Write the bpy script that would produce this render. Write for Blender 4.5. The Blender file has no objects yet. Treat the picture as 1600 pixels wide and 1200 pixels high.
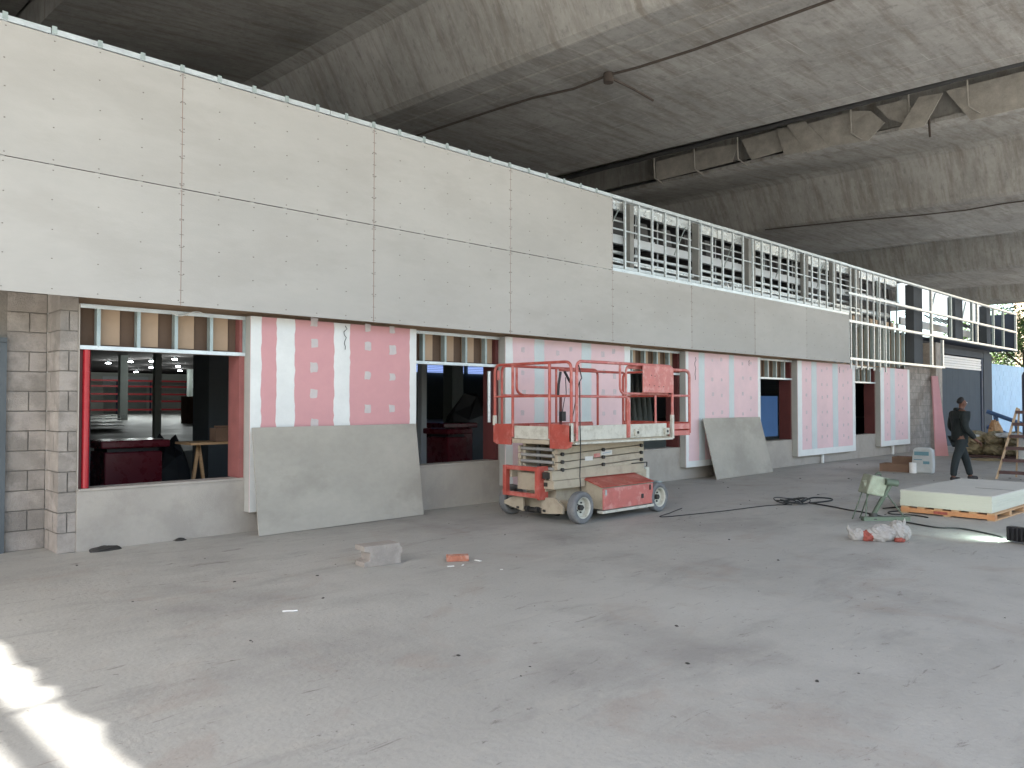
import bpy, math, random
from mathutils import Vector, Matrix
random.seed(7)
S = bpy.context.scene
COL = S.collection
R = math.radians

# ---------------------------------------------------------------- camera
yaw, pitch = .798, .0241
cam = bpy.data.cameras.new('camera'); cam_o = bpy.data.objects.new('camera', cam); COL.objects.link(cam_o)
cam.sensor_width = 36; cam.sensor_fit = 'HORIZONTAL'; cam.lens = 1226.35/1600*36
cam.clip_end = 2000; cam.clip_start = .05
cam_o.location = (0, 0, 1.496)
cam_o.rotation_euler = (math.pi/2 + pitch, 0, yaw - math.pi/2)
S.camera = cam_o

# ---------------------------------------------------------------- sky, sun, exposure
SUN_EL, SUN_DIR = R(45), Vector((-1, -.22, 0)).normalized()
W = bpy.data.worlds.new('World'); S.world = W; W.use_nodes = True
nt = W.node_tree; nt.nodes.clear()
o = nt.nodes.new('ShaderNodeOutputWorld'); bg = nt.nodes.new('ShaderNodeBackground'); sk = nt.nodes.new('ShaderNodeTexSky')
sk.sky_type = 'NISHITA'; sk.sun_disc = False; sk.sun_elevation = SUN_EL
sk.sun_rotation = math.atan2(SUN_DIR.x, SUN_DIR.y)
sk.air_density = 1.1; sk.dust_density = 2.5; sk.ozone_density = 1.0
bg.inputs['Strength'].default_value = .115
nt.links.new(sk.outputs[0], bg.inputs[0]); nt.links.new(bg.outputs[0], o.inputs[0])
sun = bpy.data.lights.new('sun', 'SUN'); sun.energy = 5.0; sun.angle = R(.55); sun.color = (1, .98, .95)
sun_o = bpy.data.objects.new('sun', sun); COL.objects.link(sun_o)
sd = Vector((SUN_DIR.x*math.cos(SUN_EL), SUN_DIR.y*math.cos(SUN_EL), math.sin(SUN_EL)))
sun_o.rotation_euler = sd.to_track_quat('Z', 'Y').to_euler()
sun_o.location = (-20, 0, 30)
S.view_settings.view_transform = 'Standard'; S.view_settings.look = 'None'
S.view_settings.exposure = 2.25; S.view_settings.gamma = 1; S.view_settings.use_curve_mapping = False
S.render.engine = 'CYCLES'
S.cycles.max_bounces = 8; S.cycles.diffuse_bounces = 5; S.cycles.glossy_bounces = 3
S.cycles.caustics_reflective = False; S.cycles.caustics_refractive = False
S.cycles.use_denoising = True
S.cycles.sample_clamp_indirect = 6

# ---------------------------------------------------------------- helpers
def link(o, parent=None):
    COL.objects.link(o)
    if parent: o.parent = parent
    return o
def tag(o, label=None, cat=None, group=None, kind=None):
    if label: o['label'] = label
    if cat: o['category'] = cat
    if group: o['group'] = group
    if kind: o['kind'] = kind
    return o
def thing(name, label, cat, loc=(0, 0, 0), rz=0, group=None):
    e = bpy.data.objects.new(name, None); e.empty_display_size = .1
    e.location = loc; e.rotation_euler = (0, 0, rz)
    COL.objects.link(e); return tag(e, label, cat, group)
class MB:
    def __init__(s): s.v = []; s.f = []; s.sm = []
    def add(s, vs, fs, smooth=False):
        n = len(s.v); s.v += [tuple(v) for v in vs]; s.f += [tuple(i+n for i in f) for f in fs]; s.sm += [smooth]*len(fs); return s
    def box(s, x0, x1, y0, y1, z0, z1, M=None):
        vs = [Vector(p) for p in ((x0,y0,z0),(x1,y0,z0),(x1,y1,z0),(x0,y1,z0),(x0,y0,z1),(x1,y0,z1),(x1,y1,z1),(x0,y1,z1))]
        if M: vs = [M @ v for v in vs]
        return s.add(vs, [(3,2,1,0),(4,5,6,7),(0,1,5,4),(1,2,6,5),(2,3,7,6),(3,0,4,7)])
    def bar(s, a, b, w, h=None, up=(0, 0, 1)):
        a, b = Vector(a), Vector(b); h = h or w; d = (b-a).normalized(); u = Vector(up)
        if abs(d.dot(u)) > .99: u = Vector((0, 1, 0))
        r = d.cross(u).normalized(); u = r.cross(d)
        c = [(-w/2,-h/2),(w/2,-h/2),(w/2,h/2),(-w/2,h/2)]
        return s.add([p + r*x + u*y for p in (a, b) for x, y in c], [(3,2,1,0),(4,5,6,7),(0,1,5,4),(1,2,6,5),(2,3,7,6),(3,0,4,7)])
    def tube(s, pts, r, n=8, caps=True, closed=False):
        pts = [Vector(p) for p in pts]; m = len(pts); rings = []
        prev = None
        for i, p in enumerate(pts):
            a = pts[i-1] if (i or closed) else p; b = pts[(i+1) % m] if (i < m-1 or closed) else p
            d = (b-a).normalized()
            if prev is None:
                u = Vector((0,0,1)) if abs(d.z) < .9 else Vector((0,1,0)); x = d.cross(u).normalized()
            else: x = (prev - d*prev.dot(d)).normalized()
            prev = x; y = d.cross(x); rr = r[i] if isinstance(r, (list, tuple)) else r
            rings.append([p + x*math.cos(t)*rr + y*math.sin(t)*rr for t in (2*math.pi*k/n for k in range(n))])
        vs = [v for q in rings for v in q]; fs = []
        for i in range(m if closed else m-1):
            j = (i+1) % m
            fs += [(i*n+k, i*n+(k+1)%n, j*n+(k+1)%n, j*n+k) for k in range(n)]
        s.add(vs, fs, True)
        if caps and not closed:
            s.add(rings[0], [tuple(range(n))[::-1]]); s.add(rings[-1], [tuple(range(n))])
        return s
    def cyl(s, c, r, h, axis='z', n=20, r2=None):
        r2 = r if r2 is None else r2
        ax = {'x': Vector((1,0,0)), 'y': Vector((0,1,0)), 'z': Vector((0,0,1))}[axis] if isinstance(axis, str) else Vector(axis).normalized()
        c = Vector(c); return s.tube([c, c+ax*h], [r, r2], n)
    def prism(s, poly, d0, d1, plane='xz', M=None):
        n = len(poly)
        def P(a, b, d): return {'xz': (a, d, b), 'yz': (d, a, b), 'xy': (a, b, d)}[plane]
        vs = [Vector(P(a, b, d0)) for a, b in poly] + [Vector(P(a, b, d1)) for a, b in poly]
        if M: vs = [M @ v for v in vs]
        fs = [tuple(range(n)), tuple(range(n, 2*n))[::-1]] + [(i, i+n, (i+1)%n+n, (i+1)%n) for i in range(n)]
        return s.add(vs, fs)
    def mesh(s, name, m):
        me = bpy.data.meshes.new(name); me.from_pydata(s.v, [], s.f)
        me.polygons.foreach_set('use_smooth', s.sm); 
        if m: me.materials.append(m)
        import bmesh
        b = bmesh.new(); b.from_mesh(me); bmesh.ops.recalc_face_normals(b, faces=b.faces); b.to_mesh(me); b.free()
        me.update(); return me
    def build(s, name, m, parent=None, loc=None, bevel=0):
        o = bpy.data.objects.new(name, s.mesh(name, m))
        if loc: o.location = loc
        if bevel:
            md = o.modifiers.new('bevel', 'BEVEL'); md.width = bevel; md.segments = 2; md.limit_method = 'ANGLE'; md.angle_limit = R(40)
        return link(o, parent)
def fillet(pts, r, n=5):
    pts = [Vector(p) for p in pts]; out = [pts[0]]
    for i in range(1, len(pts)-1):
        p = pts[i]; a = (pts[i-1]-p); b = (pts[i+1]-p); q = min(r, a.length*.49, b.length*.49)
        A = p + a.normalized()*q; B = p + b.normalized()*q
        for k in range(n+1):
            t = k/n; out.append(A*(1-t)**2 + p*2*t*(1-t) + B*t*t)
    out.append(pts[-1]); return out
def place(me, name, parent, loc=(0,0,0), rot=(0,0,0), sc=(1,1,1)):
    o = bpy.data.objects.new(name, me); o.location = loc; o.rotation_euler = rot; o.scale = sc; return link(o, parent)
def copy_tree(o, parent=None):
    c = o.copy(); COL.objects.link(c); c.parent = parent
    for ch in list(o.children): copy_tree(ch, c)
    return c

# ---------------------------------------------------------------- materials
def mat(name, col, rough=.8, var=.12, scale=4, metal=0, bump=0, bscale=40, stain=None, stain_amt=.5, sscale=1.2, spread=.12, stretch=(1,1,1), emit=None, spec=.4, vary=0):
    m = bpy.data.materials.new(name); m.use_nodes = True; n = m.node_tree.nodes; l = m.node_tree.links
    b = n['Principled BSDF']; b.inputs['Roughness'].default_value = rough; b.inputs['Metallic'].default_value = metal
    b.inputs['Specular IOR Level'].default_value = spec
    tc = n.new('ShaderNodeNewGeometry'); mp = n.new('ShaderNodeMapping'); mp.inputs['Scale'].default_value = stretch
    l.new(tc.outputs['Position'], mp.inputs[0])
    def noise(sc, det=6, ro=.6):
        t = n.new('ShaderNodeTexNoise'); t.inputs['Scale'].default_value = sc; t.inputs['Detail'].default_value = det; t.inputs['Roughness'].default_value = ro
        l.new(mp.outputs[0], t.inputs['Vector']); return t.outputs['Fac']
    def mapr(s, a, b_, c, d):
        r = n.new('ShaderNodeMapRange'); r.inputs[1].default_value = a; r.inputs[2].default_value = b_; r.inputs[3].default_value = c; r.inputs[4].default_value = d
        l.new(s, r.inputs[0]); return r.outputs[0]
    def mix(f, a, b_, mode='MIX'):
        x = n.new('ShaderNodeMix'); x.data_type = 'RGBA'; x.blend_type = mode
        if isinstance(f, (int, float)): x.inputs[0].default_value = f
        else: l.new(f, x.inputs[0])
        for k, q in ((6, a), (7, b_)):
            if isinstance(q, tuple): x.inputs[k].default_value = (*q[:3], 1)
            else: l.new(q, x.inputs[k])
        return x.outputs[2]
    c = tuple(col)
    f = mapr(noise(scale), .3, .7, 0, 1)
    out = mix(f, tuple(x*(1-var) for x in c), tuple(min(1, x*(1+var)) for x in c))
    f2 = mapr(noise(scale*9, 4), .35, .65, 0, 1)
    out = mix(f2, out, mix(1.0, out, (1-var*.5,)*3, 'MULTIPLY'))
    if vary:
        oi = n.new('ShaderNodeObjectInfo'); v = mapr(oi.outputs['Random'], 0, 1, 1-vary, 1+vary)
        hs = n.new('ShaderNodeHueSaturation'); l.new(v, hs.inputs['Value']); l.new(out, hs.inputs['Color']); out = hs.outputs[0]
    if stain:
        f3 = mapr(noise(sscale, 8, .65), .5, .5+spread, 0, stain_amt)
        out = mix(f3, out, tuple(stain))
    l.new(out, b.inputs['Base Color'])
    l.new(mapr(noise(scale*2), .3, .7, max(0, rough-.1), min(1, rough+.1)), b.inputs['Roughness'])
    if bump:
        bp = n.new('ShaderNodeBump'); bp.inputs['Strength'].default_value = bump; bp.inputs['Distance'].default_value = .02
        l.new(noise(bscale, 8, .6), bp.inputs['Height']); l.new(bp.outputs[0], b.inputs['Normal'])
    if emit:
        b.inputs['Emission Color'].default_value = (*emit[:3], 1); b.inputs['Emission Strength'].default_value = emit[3]
    m['_out'] = 0
    return m
M = {}
M['board'] = mat('cement_board', (.445,.436,.412), .9, .06, .8, bump=.06, bscale=60, stain=(.385,.37,.345), stain_amt=.42, sscale=1.0, stretch=(.6,1,1.6), vary=.035)
M['board_loose'] = mat('cement_board_loose', (.41,.385,.335), .88, .10, 1.2, bump=.05, stain=(.30,.28,.24), stain_amt=.6, sscale=.8, stretch=(1,1,1.5))
M['pink'] = mat('pink_plasterboard', (.66,.35,.36), .8, .05, 1.2, bump=.02, stain=(.56,.29,.31), stain_amt=.35, sscale=1.2)
M['pink_lit'] = mat('lit_pink_plasterboard', (.78,.57,.585), .8, .05, 1.2, bump=.02, stain=(.66,.50,.52), stain_amt=.4, sscale=1)  # same pink board, pale skylight wash put into the colour
M['tape_grey'] = mat('grey_joint_compound', (.60,.66,.66), .8, .05, 3, bump=.04)
M['tape'] = mat('joint_compound', (.78,.80,.78), .8, .05, 3, bump=.04, bscale=30)
M['patch_grey'] = mat('grey_filler_patch', (.60,.51,.52), .8, .1, 14)
M['patch'] = mat('filler_patch', (.60,.55,.54), .8, .07, 12, bump=.05)
M['board_side'] = mat('plasterboard_edge', (.42,.42,.39), .85, .08, 2)
M['plaster'] = mat('sand_plaster', (.42,.385,.34), .9, .08, 2.2, bump=.25, bscale=90, stain=(.33,.30,.265), stain_amt=.6, sscale=1.6)
M['block'] = mat('concrete_block', (.30,.27,.24), .92, .15, 5, bump=.5, bscale=70, stain=(.46,.41,.37), stain_amt=.5, sscale=3, vary=.12)
M['mortar'] = mat('mortar', (.22,.20,.175), .95, .1, 8, bump=.5)
M['galv'] = mat('galvanised_steel', (.66,.71,.72), .36, .14, 6, metal=.45, stretch=(1,1,3))
M['galv_dull'] = mat('galvanised_steel_dull', (.40,.47,.46), .5, .12, 6, metal=.4)
M['foil'] = mat('insulation_foil', (.80,.84,.84), .3, .1, 3, metal=.55, bump=1.0, bscale=9)
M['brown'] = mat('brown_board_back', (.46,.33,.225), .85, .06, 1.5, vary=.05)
M['steelgrey'] = mat('grey_steel_column', (.30,.30,.285), .7, .1, 3)
M['joist'] = mat('dark_joist', (.09,.09,.09), .7, .15, 3)
M['reddark'] = mat('red_oxide_primer', (.12,.035,.033), .6, .15, 4)
M['red'] = mat('glossy_red_paint', (.42,.02,.03), .2, .08, 5)
M['salmon'] = mat('red_jamb_lit', (.33,.12,.11), .7, .15, 6)  # red jamb with its daylight brightening put into the colour
M['orange'] = mat('faded_orange_paint', (.40,.075,.055), .36, .14, 6, stain=(.58,.24,.20), stain_amt=.5, sscale=5, bump=.03)
M['orange_lit'] = mat('lit_orange_paint', (.50,.15,.13), .38, .12, 6, stain=(.62,.34,.31), stain_amt=.6, sscale=7)  # lift orange with pinkish reflected light put into the colour
M['tan'] = mat('tan_machine_paint', (.42,.365,.275), .5, .08, 5, stain=(.25,.20,.15), stain_amt=.4, sscale=6)
M['cream'] = mat('cream_dusty_paint', (.55,.54,.47), .45, .1, 5, stain=(.30,.28,.22), stain_amt=.5, sscale=9)
M['tyre'] = mat('grey_solid_tyre', (.15,.155,.16), .75, .12, 14, stain=(.24,.235,.22), stain_amt=.5, sscale=10)
M['dark'] = mat('dark_grease', (.035,.033,.03), .6, .2, 10)
M['black'] = mat('black_plastic', (.02,.02,.022), .45, .1, 10)
M['sticker'] = mat('white_sticker', (.62,.62,.58), .5, .06, 20)
M['blueprint'] = mat('blue_print', (.12,.25,.42), .5, .1, 20)
M['wood'] = mat('pale_timber', (.48,.30,.16), .8, .15, 8, stretch=(1,1,6))
M['wood_or'] = mat('orange_timber', (.50,.24,.11), .8, .15, 8)
M['wood_dk'] = mat('dark_timber', (.10,.06,.055), .8, .2, 8)
M['ladderwood'] = mat('ladder_wood', (.46,.34,.22), .75, .12, 12)
M['sheetstack'] = mat('board_stack_top', (.52,.51,.46), .85, .06, 2, stain=(.44,.43,.39), stain_amt=.5, sscale=2)
M['sheetedge'] = mat('board_stack_edge', (.57,.585,.49), .85, .03, 3, stretch=(1,1,30))
M['card'] = mat('brown_carton', (.20,.125,.085), .85, .12, 6)
M['bagpaper'] = mat('paper_sack', (.46,.48,.47), .7, .08, 8, bump=.4, bscale=15)
M['teal'] = mat('teal_print', (.14,.27,.31), .6, .1, 10)
M['sackwhite'] = mat('white_woven_sack', (.36,.345,.32), .8, .12, 20, bump=.5, bscale=30)
M['rubble'] = mat('brick_rubble', (.30,.08,.06), .9, .3, 20)
M['brick'] = mat('red_clay_brick', (.40,.16,.10), .9, .15, 15, bump=.3, stain=(.52,.36,.30), stain_amt=.6, sscale=14)
M['cable'] = mat('black_cable', (.018,.02,.02), .55, .1, 10)
M['green'] = mat('grey_green_paint', (.27,.30,.23), .6, .15, 12, stain=(.20,.19,.14), stain_amt=.5, sscale=9)
M['greendk'] = mat('dark_green_paint', (.09,.115,.085), .6, .15, 12)
M['shutter'] = mat('grey_roller_shutter', (.10,.115,.13), .95, .06, 2, spec=.05)
M['slat'] = mat('pale_shutter_slat', (.62,.66,.68), .45, .05, 3)
M['grend'] = mat('grey_render', (.10,.108,.118), .95, .08, 2, spec=.1)
M['bluewall'] = mat('pale_blue_block', (.47,.66,.83), .85, .06, 3, stain=(.42,.58,.74), stain_amt=.5, sscale=1.5, vary=.03)
M['navy'] = mat('dark_blue_sheet', (.06,.075,.11), .6, .1, 3)
M['blueblack'] = mat('blue_black_plastic', (.035,.045,.075), .4, .1, 3)
M['bluesteel'] = mat('blue_painted_steel', (.06,.12,.24), .5, .1, 8)
M['yellowbag'] = mat('mineral_wool', (.27,.23,.14), .9, .2, 9, bump=.6, bscale=25, stain=(.46,.36,.26), stain_amt=.5, sscale=5)
M['film'] = mat('white_plastic_film', (.70,.74,.76), .35, .08, 6, bump=.5, bscale=12)
M['jacket'] = mat('dark_green_black_jacket', (.010,.015,.015), .8, .25, 8, bump=.6, bscale=22)
M['trouser'] = mat('dark_work_trousers', (.017,.024,.026), .85, .2, 8, bump=.5, bscale=20)
M['skin'] = mat('skin', (.12,.055,.035), .55, .08, 12)
M['hair'] = mat('black_hair', (.012,.010,.010), .7, .2, 60, bump=.6, bscale=120)
M['shoe'] = mat('dark_boot', (.025,.022,.020), .7, .1, 10)
M['lens'] = mat('pale_disc', (.7,.7,.7), .1, .02, 10)  # plain pale grey for the small discs on the face
M['hallfloor'] = mat('polished_hall_floor', (.42,.43,.40), .5, .1, .6)
M['hallwall'] = mat('hall_wall', (.50,.52,.48), .8, .06, .5)
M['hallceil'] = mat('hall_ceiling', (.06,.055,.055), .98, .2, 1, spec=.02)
M['hallcol'] = mat('hall_column', (.30,.33,.31), .7, .08, 2)
M['darkpier'] = mat('dark_pier', (.10,.115,.125), .8, .1, 2)
M['rackred'] = mat('rack_beam_red', (.42,.04,.045), .5, .1, 4)
M['rackblue'] = mat('rack_upright_blue', (.03,.04,.08), .5, .1, 4)
M['counter'] = mat('red_counter', (.12,.012,.02), .3, .1, 4)
M['trunk'] = mat('bark', (.12,.09,.06), .9, .2, 8)
M['leaf'] = mat('leaf', (.10,.17,.04), .6, .35, 3, vary=.1)
M['tanbuild'] = mat('tan_rendered_building', (.50,.40,.28), .85, .06, .6)
M['glassdk'] = mat('dark_window_glass', (.04,.05,.06), .1, .05, 2)
M['lampglass'] = mat('lit_lamp', (.9,.9,.9), .4, .01, 2, emit=(.92,.97,1,14))
M['dayglass'] = mat('daylit_louvre_glass', (.3,.4,.6), .4, .05, 2, emit=(.35,.5,1.0,.22))
M['ledglass'] = mat('lit_floodlight_glass', (.9,1,.95), .4, .01, 2, emit=(.75,1,.9,12))
M['redstain'] = mat('reddish_joint_backing', (.36,.25,.21), .9, .2, 20)
M['screw'] = mat('screw_head', (.19,.17,.15), .5, .1, 30)
M['paper'] = mat('white_paper', (.75,.75,.72), .8, .05, 20)

def floor_material():
    m = mat('site_concrete_floor', (.392,.383,.352), .6, .10, .45, bump=.3, bscale=26, stain=(.20,.19,.178), stain_amt=.55, sscale=.55, spread=.16, stretch=(1,1,1))
    n = m.node_tree.nodes; l = m.node_tree.links; b = n['Principled BSDF']
    src = b.inputs['Base Color'].links[0].from_socket
    geo = n.new('ShaderNodeNewGeometry')
    def noise(sc, det, ro, stretch, dist=0):
        mp = n.new('ShaderNodeMapping'); mp.inputs['Scale'].default_value = stretch; mp.inputs['Rotation'].default_value = (0, 0, .6)
        l.new(geo.outputs['Position'], mp.inputs[0])
        t = n.new('ShaderNodeTexNoise'); t.inputs['Scale'].default_value = sc; t.inputs['Detail'].default_value = det; t.inputs['Roughness'].default_value = ro; t.inputs['Distortion'].default_value = dist
        l.new(mp.outputs[0], t.inputs['Vector']); return t.outputs['Fac']
    def layer(src, fac, a, b_, amt, col):
        r = n.new('ShaderNodeMapRange'); r.inputs[1].default_value = a; r.inputs[2].default_value = b_; r.inputs[4].default_value = amt; l.new(fac, r.inputs[0])
        x = n.new('ShaderNodeMix'); x.data_type = 'RGBA'; l.new(r.outputs[0], x.inputs[0]); l.new(src, x.inputs[6]); x.inputs[7].default_value = (*col, 1); return x.outputs[2]
    src = layer(src, noise(1.6, 9, .7, (.45, 1.4, 1), .6), .55, .73, .5, (.17,.163,.15))   # trowel smears
    src = layer(src, noise(3.1, 8, .65, (.5, 1.6, 1)), .55, .72, .6, (.43,.41,.365))      # dusty light patches
    src = layer(src, noise(.35, 4, .5, (1, 1, 1)), .50, .66, .25, (.28,.275,.255))      # broad damp areas
    src = layer(src, noise(5.5, 9, .75, (.35, 1.5, 1), 1.2), .60, .68, .75, (.13,.12,.105))  # scraped dirt streaks
    src = layer(src, noise(14, 6, .75, (1, 1, 1)), .62, .69, .85, (.10,.09,.078))       # small dark spots
    src = layer(src, noise(45, 4, .8, (1, 1, 1)), .56, .70, .35, (.19,.18,.165))      # grit
    src = layer(src, noise(.9, 5, .6, (1, 1, 1), 1.5), .56, .66, .35, (.31,.255,.215))    # brownish dust
    l.new(src, b.inputs['Base Color']); return m
M['floor'] = floor_material()

def bridge_material(name, base, seams=True):
    m = mat(name, base, .92, .16, .8, bump=.35, bscale=14, stain=tuple(x*.6 for x in base), stain_amt=.6, sscale=.7, spread=.2)
    n = m.node_tree.nodes; l = m.node_tree.links; b = n['Principled BSDF']
    src = b.inputs['Base Color'].links[0].from_socket
    geo = n.new('ShaderNodeNewGeometry')
    def addmix(src, fac, col):
        x = n.new('ShaderNodeMix'); x.data_type = 'RGBA'; l.new(fac, x.inputs[0]); l.new(src, x.inputs[6]); x.inputs[7].default_value = (*col, 1); return x.outputs[2]
    # rust and water streaks
    mp = n.new('ShaderNodeMapping'); mp.inputs['Scale'].default_value = (.5, 3.5, .35); l.new(geo.outputs['Position'], mp.inputs[0])
    t = n.new('ShaderNodeTexNoise'); t.inputs['Scale'].default_value = 1.4; t.inputs['Detail'].default_value = 8; t.inputs['Roughness'].default_value = .7; l.new(mp.outputs[0], t.inputs['Vector'])
    r = n.new('ShaderNodeMapRange'); r.inputs[1].default_value = .46; r.inputs[2].default_value = .66; r.inputs[4].default_value = .75; l.new(t.outputs['Fac'], r.inputs[0])
    src = addmix(src, r.outputs[0], tuple(x*y for x, y in zip(base, (.55,.5,.45))))
    t3 = n.new('ShaderNodeTexNoise'); t3.inputs['Scale'].default_value = 7; t3.inputs['Detail'].default_value = 10; t3.inputs['Roughness'].default_value = .75
    mp3 = n.new('ShaderNodeMapping'); mp3.inputs['Scale'].default_value = (1, 1.3, .5) if not seams else (.8, .8, 1); l.new(geo.outputs['Position'], mp3.inputs[0]); l.new(mp3.outputs[0], t3.inputs['Vector'])
    r3 = n.new('ShaderNodeMapRange'); r3.inputs[1].default_value = .54; r3.inputs[2].default_value = .64; r3.inputs[4].default_value = .5; l.new(t3.outputs['Fac'], r3.inputs[0])
    src = addmix(src, r3.outputs[0], tuple(x*.5 for x in base))
    r4 = n.new('ShaderNodeMapRange'); r4.inputs[1].default_value = .46; r4.inputs[2].default_value = .36; r4.inputs[4].default_value = .4; l.new(t3.outputs['Fac'], r4.inputs[0])
    src = addmix(src, r4.outputs[0], tuple(min(.5, x*1.25) for x in base))
    if seams:
        br = n.new('ShaderNodeTexBrick'); br.inputs['Scale'].default_value = 1; br.inputs['Mortar Size'].default_value = .012; br.inputs['Mortar Smooth'].default_value = .6
        br.inputs['Brick Width'].default_value = 2.44; br.inputs['Row Height'].default_value = 1.22; br.offset = .5
        br.inputs['Color1'].default_value = (0,0,0,1); br.inputs['Color2'].default_value = (0,0,0,1); br.inputs['Mortar'].default_value = (1,1,1,1)
        mp2 = n.new('ShaderNodeMapping'); mp2.inputs['Rotation'].default_value = (0, 0, -1.5268); l.new(geo.outputs['Position'], mp2.inputs[0]); l.new(mp2.outputs[0], br.inputs['Vector'])
        t2 = n.new('ShaderNodeTexNoise'); t2.inputs['Scale'].default_value = 1.1; t2.inputs['Detail'].default_value = 4; l.new(geo.outputs['Position'], t2.inputs['Vector'])
        r2 = n.new('ShaderNodeMapRange'); r2.inputs[1].default_value = .42; r2.inputs[2].default_value = .6; r2.inputs[4].default_value = .38; l.new(t2.outputs['Fac'], r2.inputs[0])
        mu = n.new('ShaderNodeMath'); mu.operation = 'MULTIPLY'; l.new(br.outputs['Color'], mu.inputs[0]); l.new(r2.outputs[0], mu.inputs[1])
        src = addmix(src, mu.outputs[0], tuple(min(1, x*1.7) for x in base))
    l.new(src, b.inputs['Base Color']); return m
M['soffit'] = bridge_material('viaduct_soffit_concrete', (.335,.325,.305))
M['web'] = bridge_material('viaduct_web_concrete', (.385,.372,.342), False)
M['torn'] = mat('torn_formwork_sheet', (.44,.41,.36), .9, .2, 4, bump=.3, bscale=14)
M['iron'] = mat('rusty_conduit', (.07,.055,.045), .8, .2, 10)

# ---------------------------------------------------------------- ground
g = MB(); g.add([(-150,-150,0),(250,-150,0),(250,180,0),(-150,180,0)], [(0,1,2,3)])
go = g.build('ground', M['floor']); tag(go, 'bare grey concrete ground under the viaduct', kind='structure')
tag_cracks = MB()
for pts in (((1.0,6.9),(3.2,6.55),(5.6,6.75),(8.4,5.7),(11.5,5.55),(15,4.9)),):
    P = []
    for (x0,y0),(x1,y1) in zip(pts, pts[1:]):
        for t in range(14): P.append((x0+(x1-x0)*t/14+random.uniform(-.025,.025), y0+(y1-y0)*t/14+random.uniform(-.025,.025)))
    for (x0,y0),(x1,y1) in zip(P, P[1:]):
        d = Vector((x1-x0, y1-y0, 0)).normalized(); nn = Vector((-d.y, d.x, 0))*random.uniform(.0008,.0018)
        tag_cracks.add([(x0-nn.x,y0-nn.y,.003),(x1-nn.x,y1-nn.y,.003),(x1+nn.x,y1+nn.y,.003),(x0+nn.x,y0+nn.y,.003)], [(0,1,2,3)])
ck = tag_cracks.build('ground_cracks', mat('crack_dirt', (.10,.095,.085), .95, .2, 20)); tag(ck, 'thin cracks across the concrete ground', kind='structure')
# far terrain reaching the horizon
g = MB(); g.add([(-1500,-1500,-.02),(1500,-1500,-.02),(1500,1500,-.02),(-1500,1500,-.02)], [(0,1,2,3)])
tag(g.build('terrain', mat('dry_earth', (.26,.24,.20), .95, .15, .05)), 'open dry land around the site', kind='structure')

# ---------------------------------------------------------------- viaduct
via = thing('viaduct', 'weathered concrete viaduct of parallel box girders overhead', 'viaduct')
Y0, Y1 = -3.0, 70.0
def sk_(x, y, z): return (x - .044*y, y, z + .012*y)
def slabprism(poly, name, m, ys=(Y0, Y1), parent=via):
    n = len(poly); b = MB()
    vs = [sk_(x, y, z) for y in ys for x, z in poly]
    fs = [tuple(range(n)), tuple(range(n*(len(ys)-1), n*len(ys)))[::-1]]
    for k in range(len(ys)-1): fs += [(k*n+i, k*n+(i+1)%n, (k+1)*n+(i+1)%n, (k+1)*n+i) for i in range(n)]
    b.add(vs, fs); return b.build(name, m, parent)
YS = lambda i: (Y0 if i < 3 else (3.5 if i == 3 else 6.0), Y1)
gx = [(-3.2, 0.0, -6.4, 4.2), (9.37, 15.0, 4.25, 18.95), (24.35, 29.95, 19.15, 33.6), (37.6, 43.3, 33.7, 46.5), (49.3, 52.0, 46.55, 53.2)]
for i, (a, b_, tl, tr) in enumerate(gx):
    dl = 7.85 if i != 1 else 7.95
    poly = [(a+.10, 7.0), (b_-.10, 7.0), (b_+.02, 7.06), (b_+.12, 7.22), (b_+.65, 8.33), (tr, 8.5), (tr, 8.7), (tl, 8.7), (tl, dl), (a-1.0, 8.30), (a-.70, 8.22), (a-.12, 7.22), (a-.02, 7.06)]
    if i == 2: poly[-5] = (19.7, 7.95); poly[-6] = (19.7, 8.7)
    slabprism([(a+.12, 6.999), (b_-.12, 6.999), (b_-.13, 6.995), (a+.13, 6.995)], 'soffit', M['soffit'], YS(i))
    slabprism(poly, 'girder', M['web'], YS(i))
# longitudinal pour seam bands under soffits (thin raised ribs left by the forms)
for i, (a, b_, tl, tr) in list(enumerate(gx))[1:]:
    slabprism([(a+.55, 6.985), (a+.60, 6.985), (a+.60, 6.997), (a+.55, 6.997)], 'pour_rib', M['web'], YS(i))
    slabprism([(b_-.5, 6.988), (b_-.46, 6.988), (b_-.46, 6.997), (b_-.5, 6.997)], 'pour_rib', M['web'], YS(i))
    slabprism([(a+1.0, 6.99), (a+1.05, 6.99), (a+1.05, 6.997), (a+1.0, 6.997)], 'pour_rib', M['web'], YS(i))
# road deck slab above the girders, closing the joints
slabprism([(-6.3, 8.72), (18.95, 8.72), (18.95, 9.0), (-6.3, 9.0)], 'deck_slab', M['web'])
slabprism([(19.15, 8.72), (33.65, 8.72), (33.65, 9.0), (19.15, 9.0)], 'deck_slab', M['web'])
slabprism([(33.7, 8.72), (46.5, 8.72), (46.5, 9.0), (33.7, 9.0)], 'deck_slab', M['web'], YS(3))
slabprism([(46.55, 8.72), (53.2, 8.72), (53.2, 9.0), (46.55, 9.0)], 'deck_slab', M['web'], YS(4))
slabprism([(18.7, 9.01), (19.4, 9.01), (19.4, 9.1), (18.7, 9.1)], 'joint_cover', M['joist'])
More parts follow.
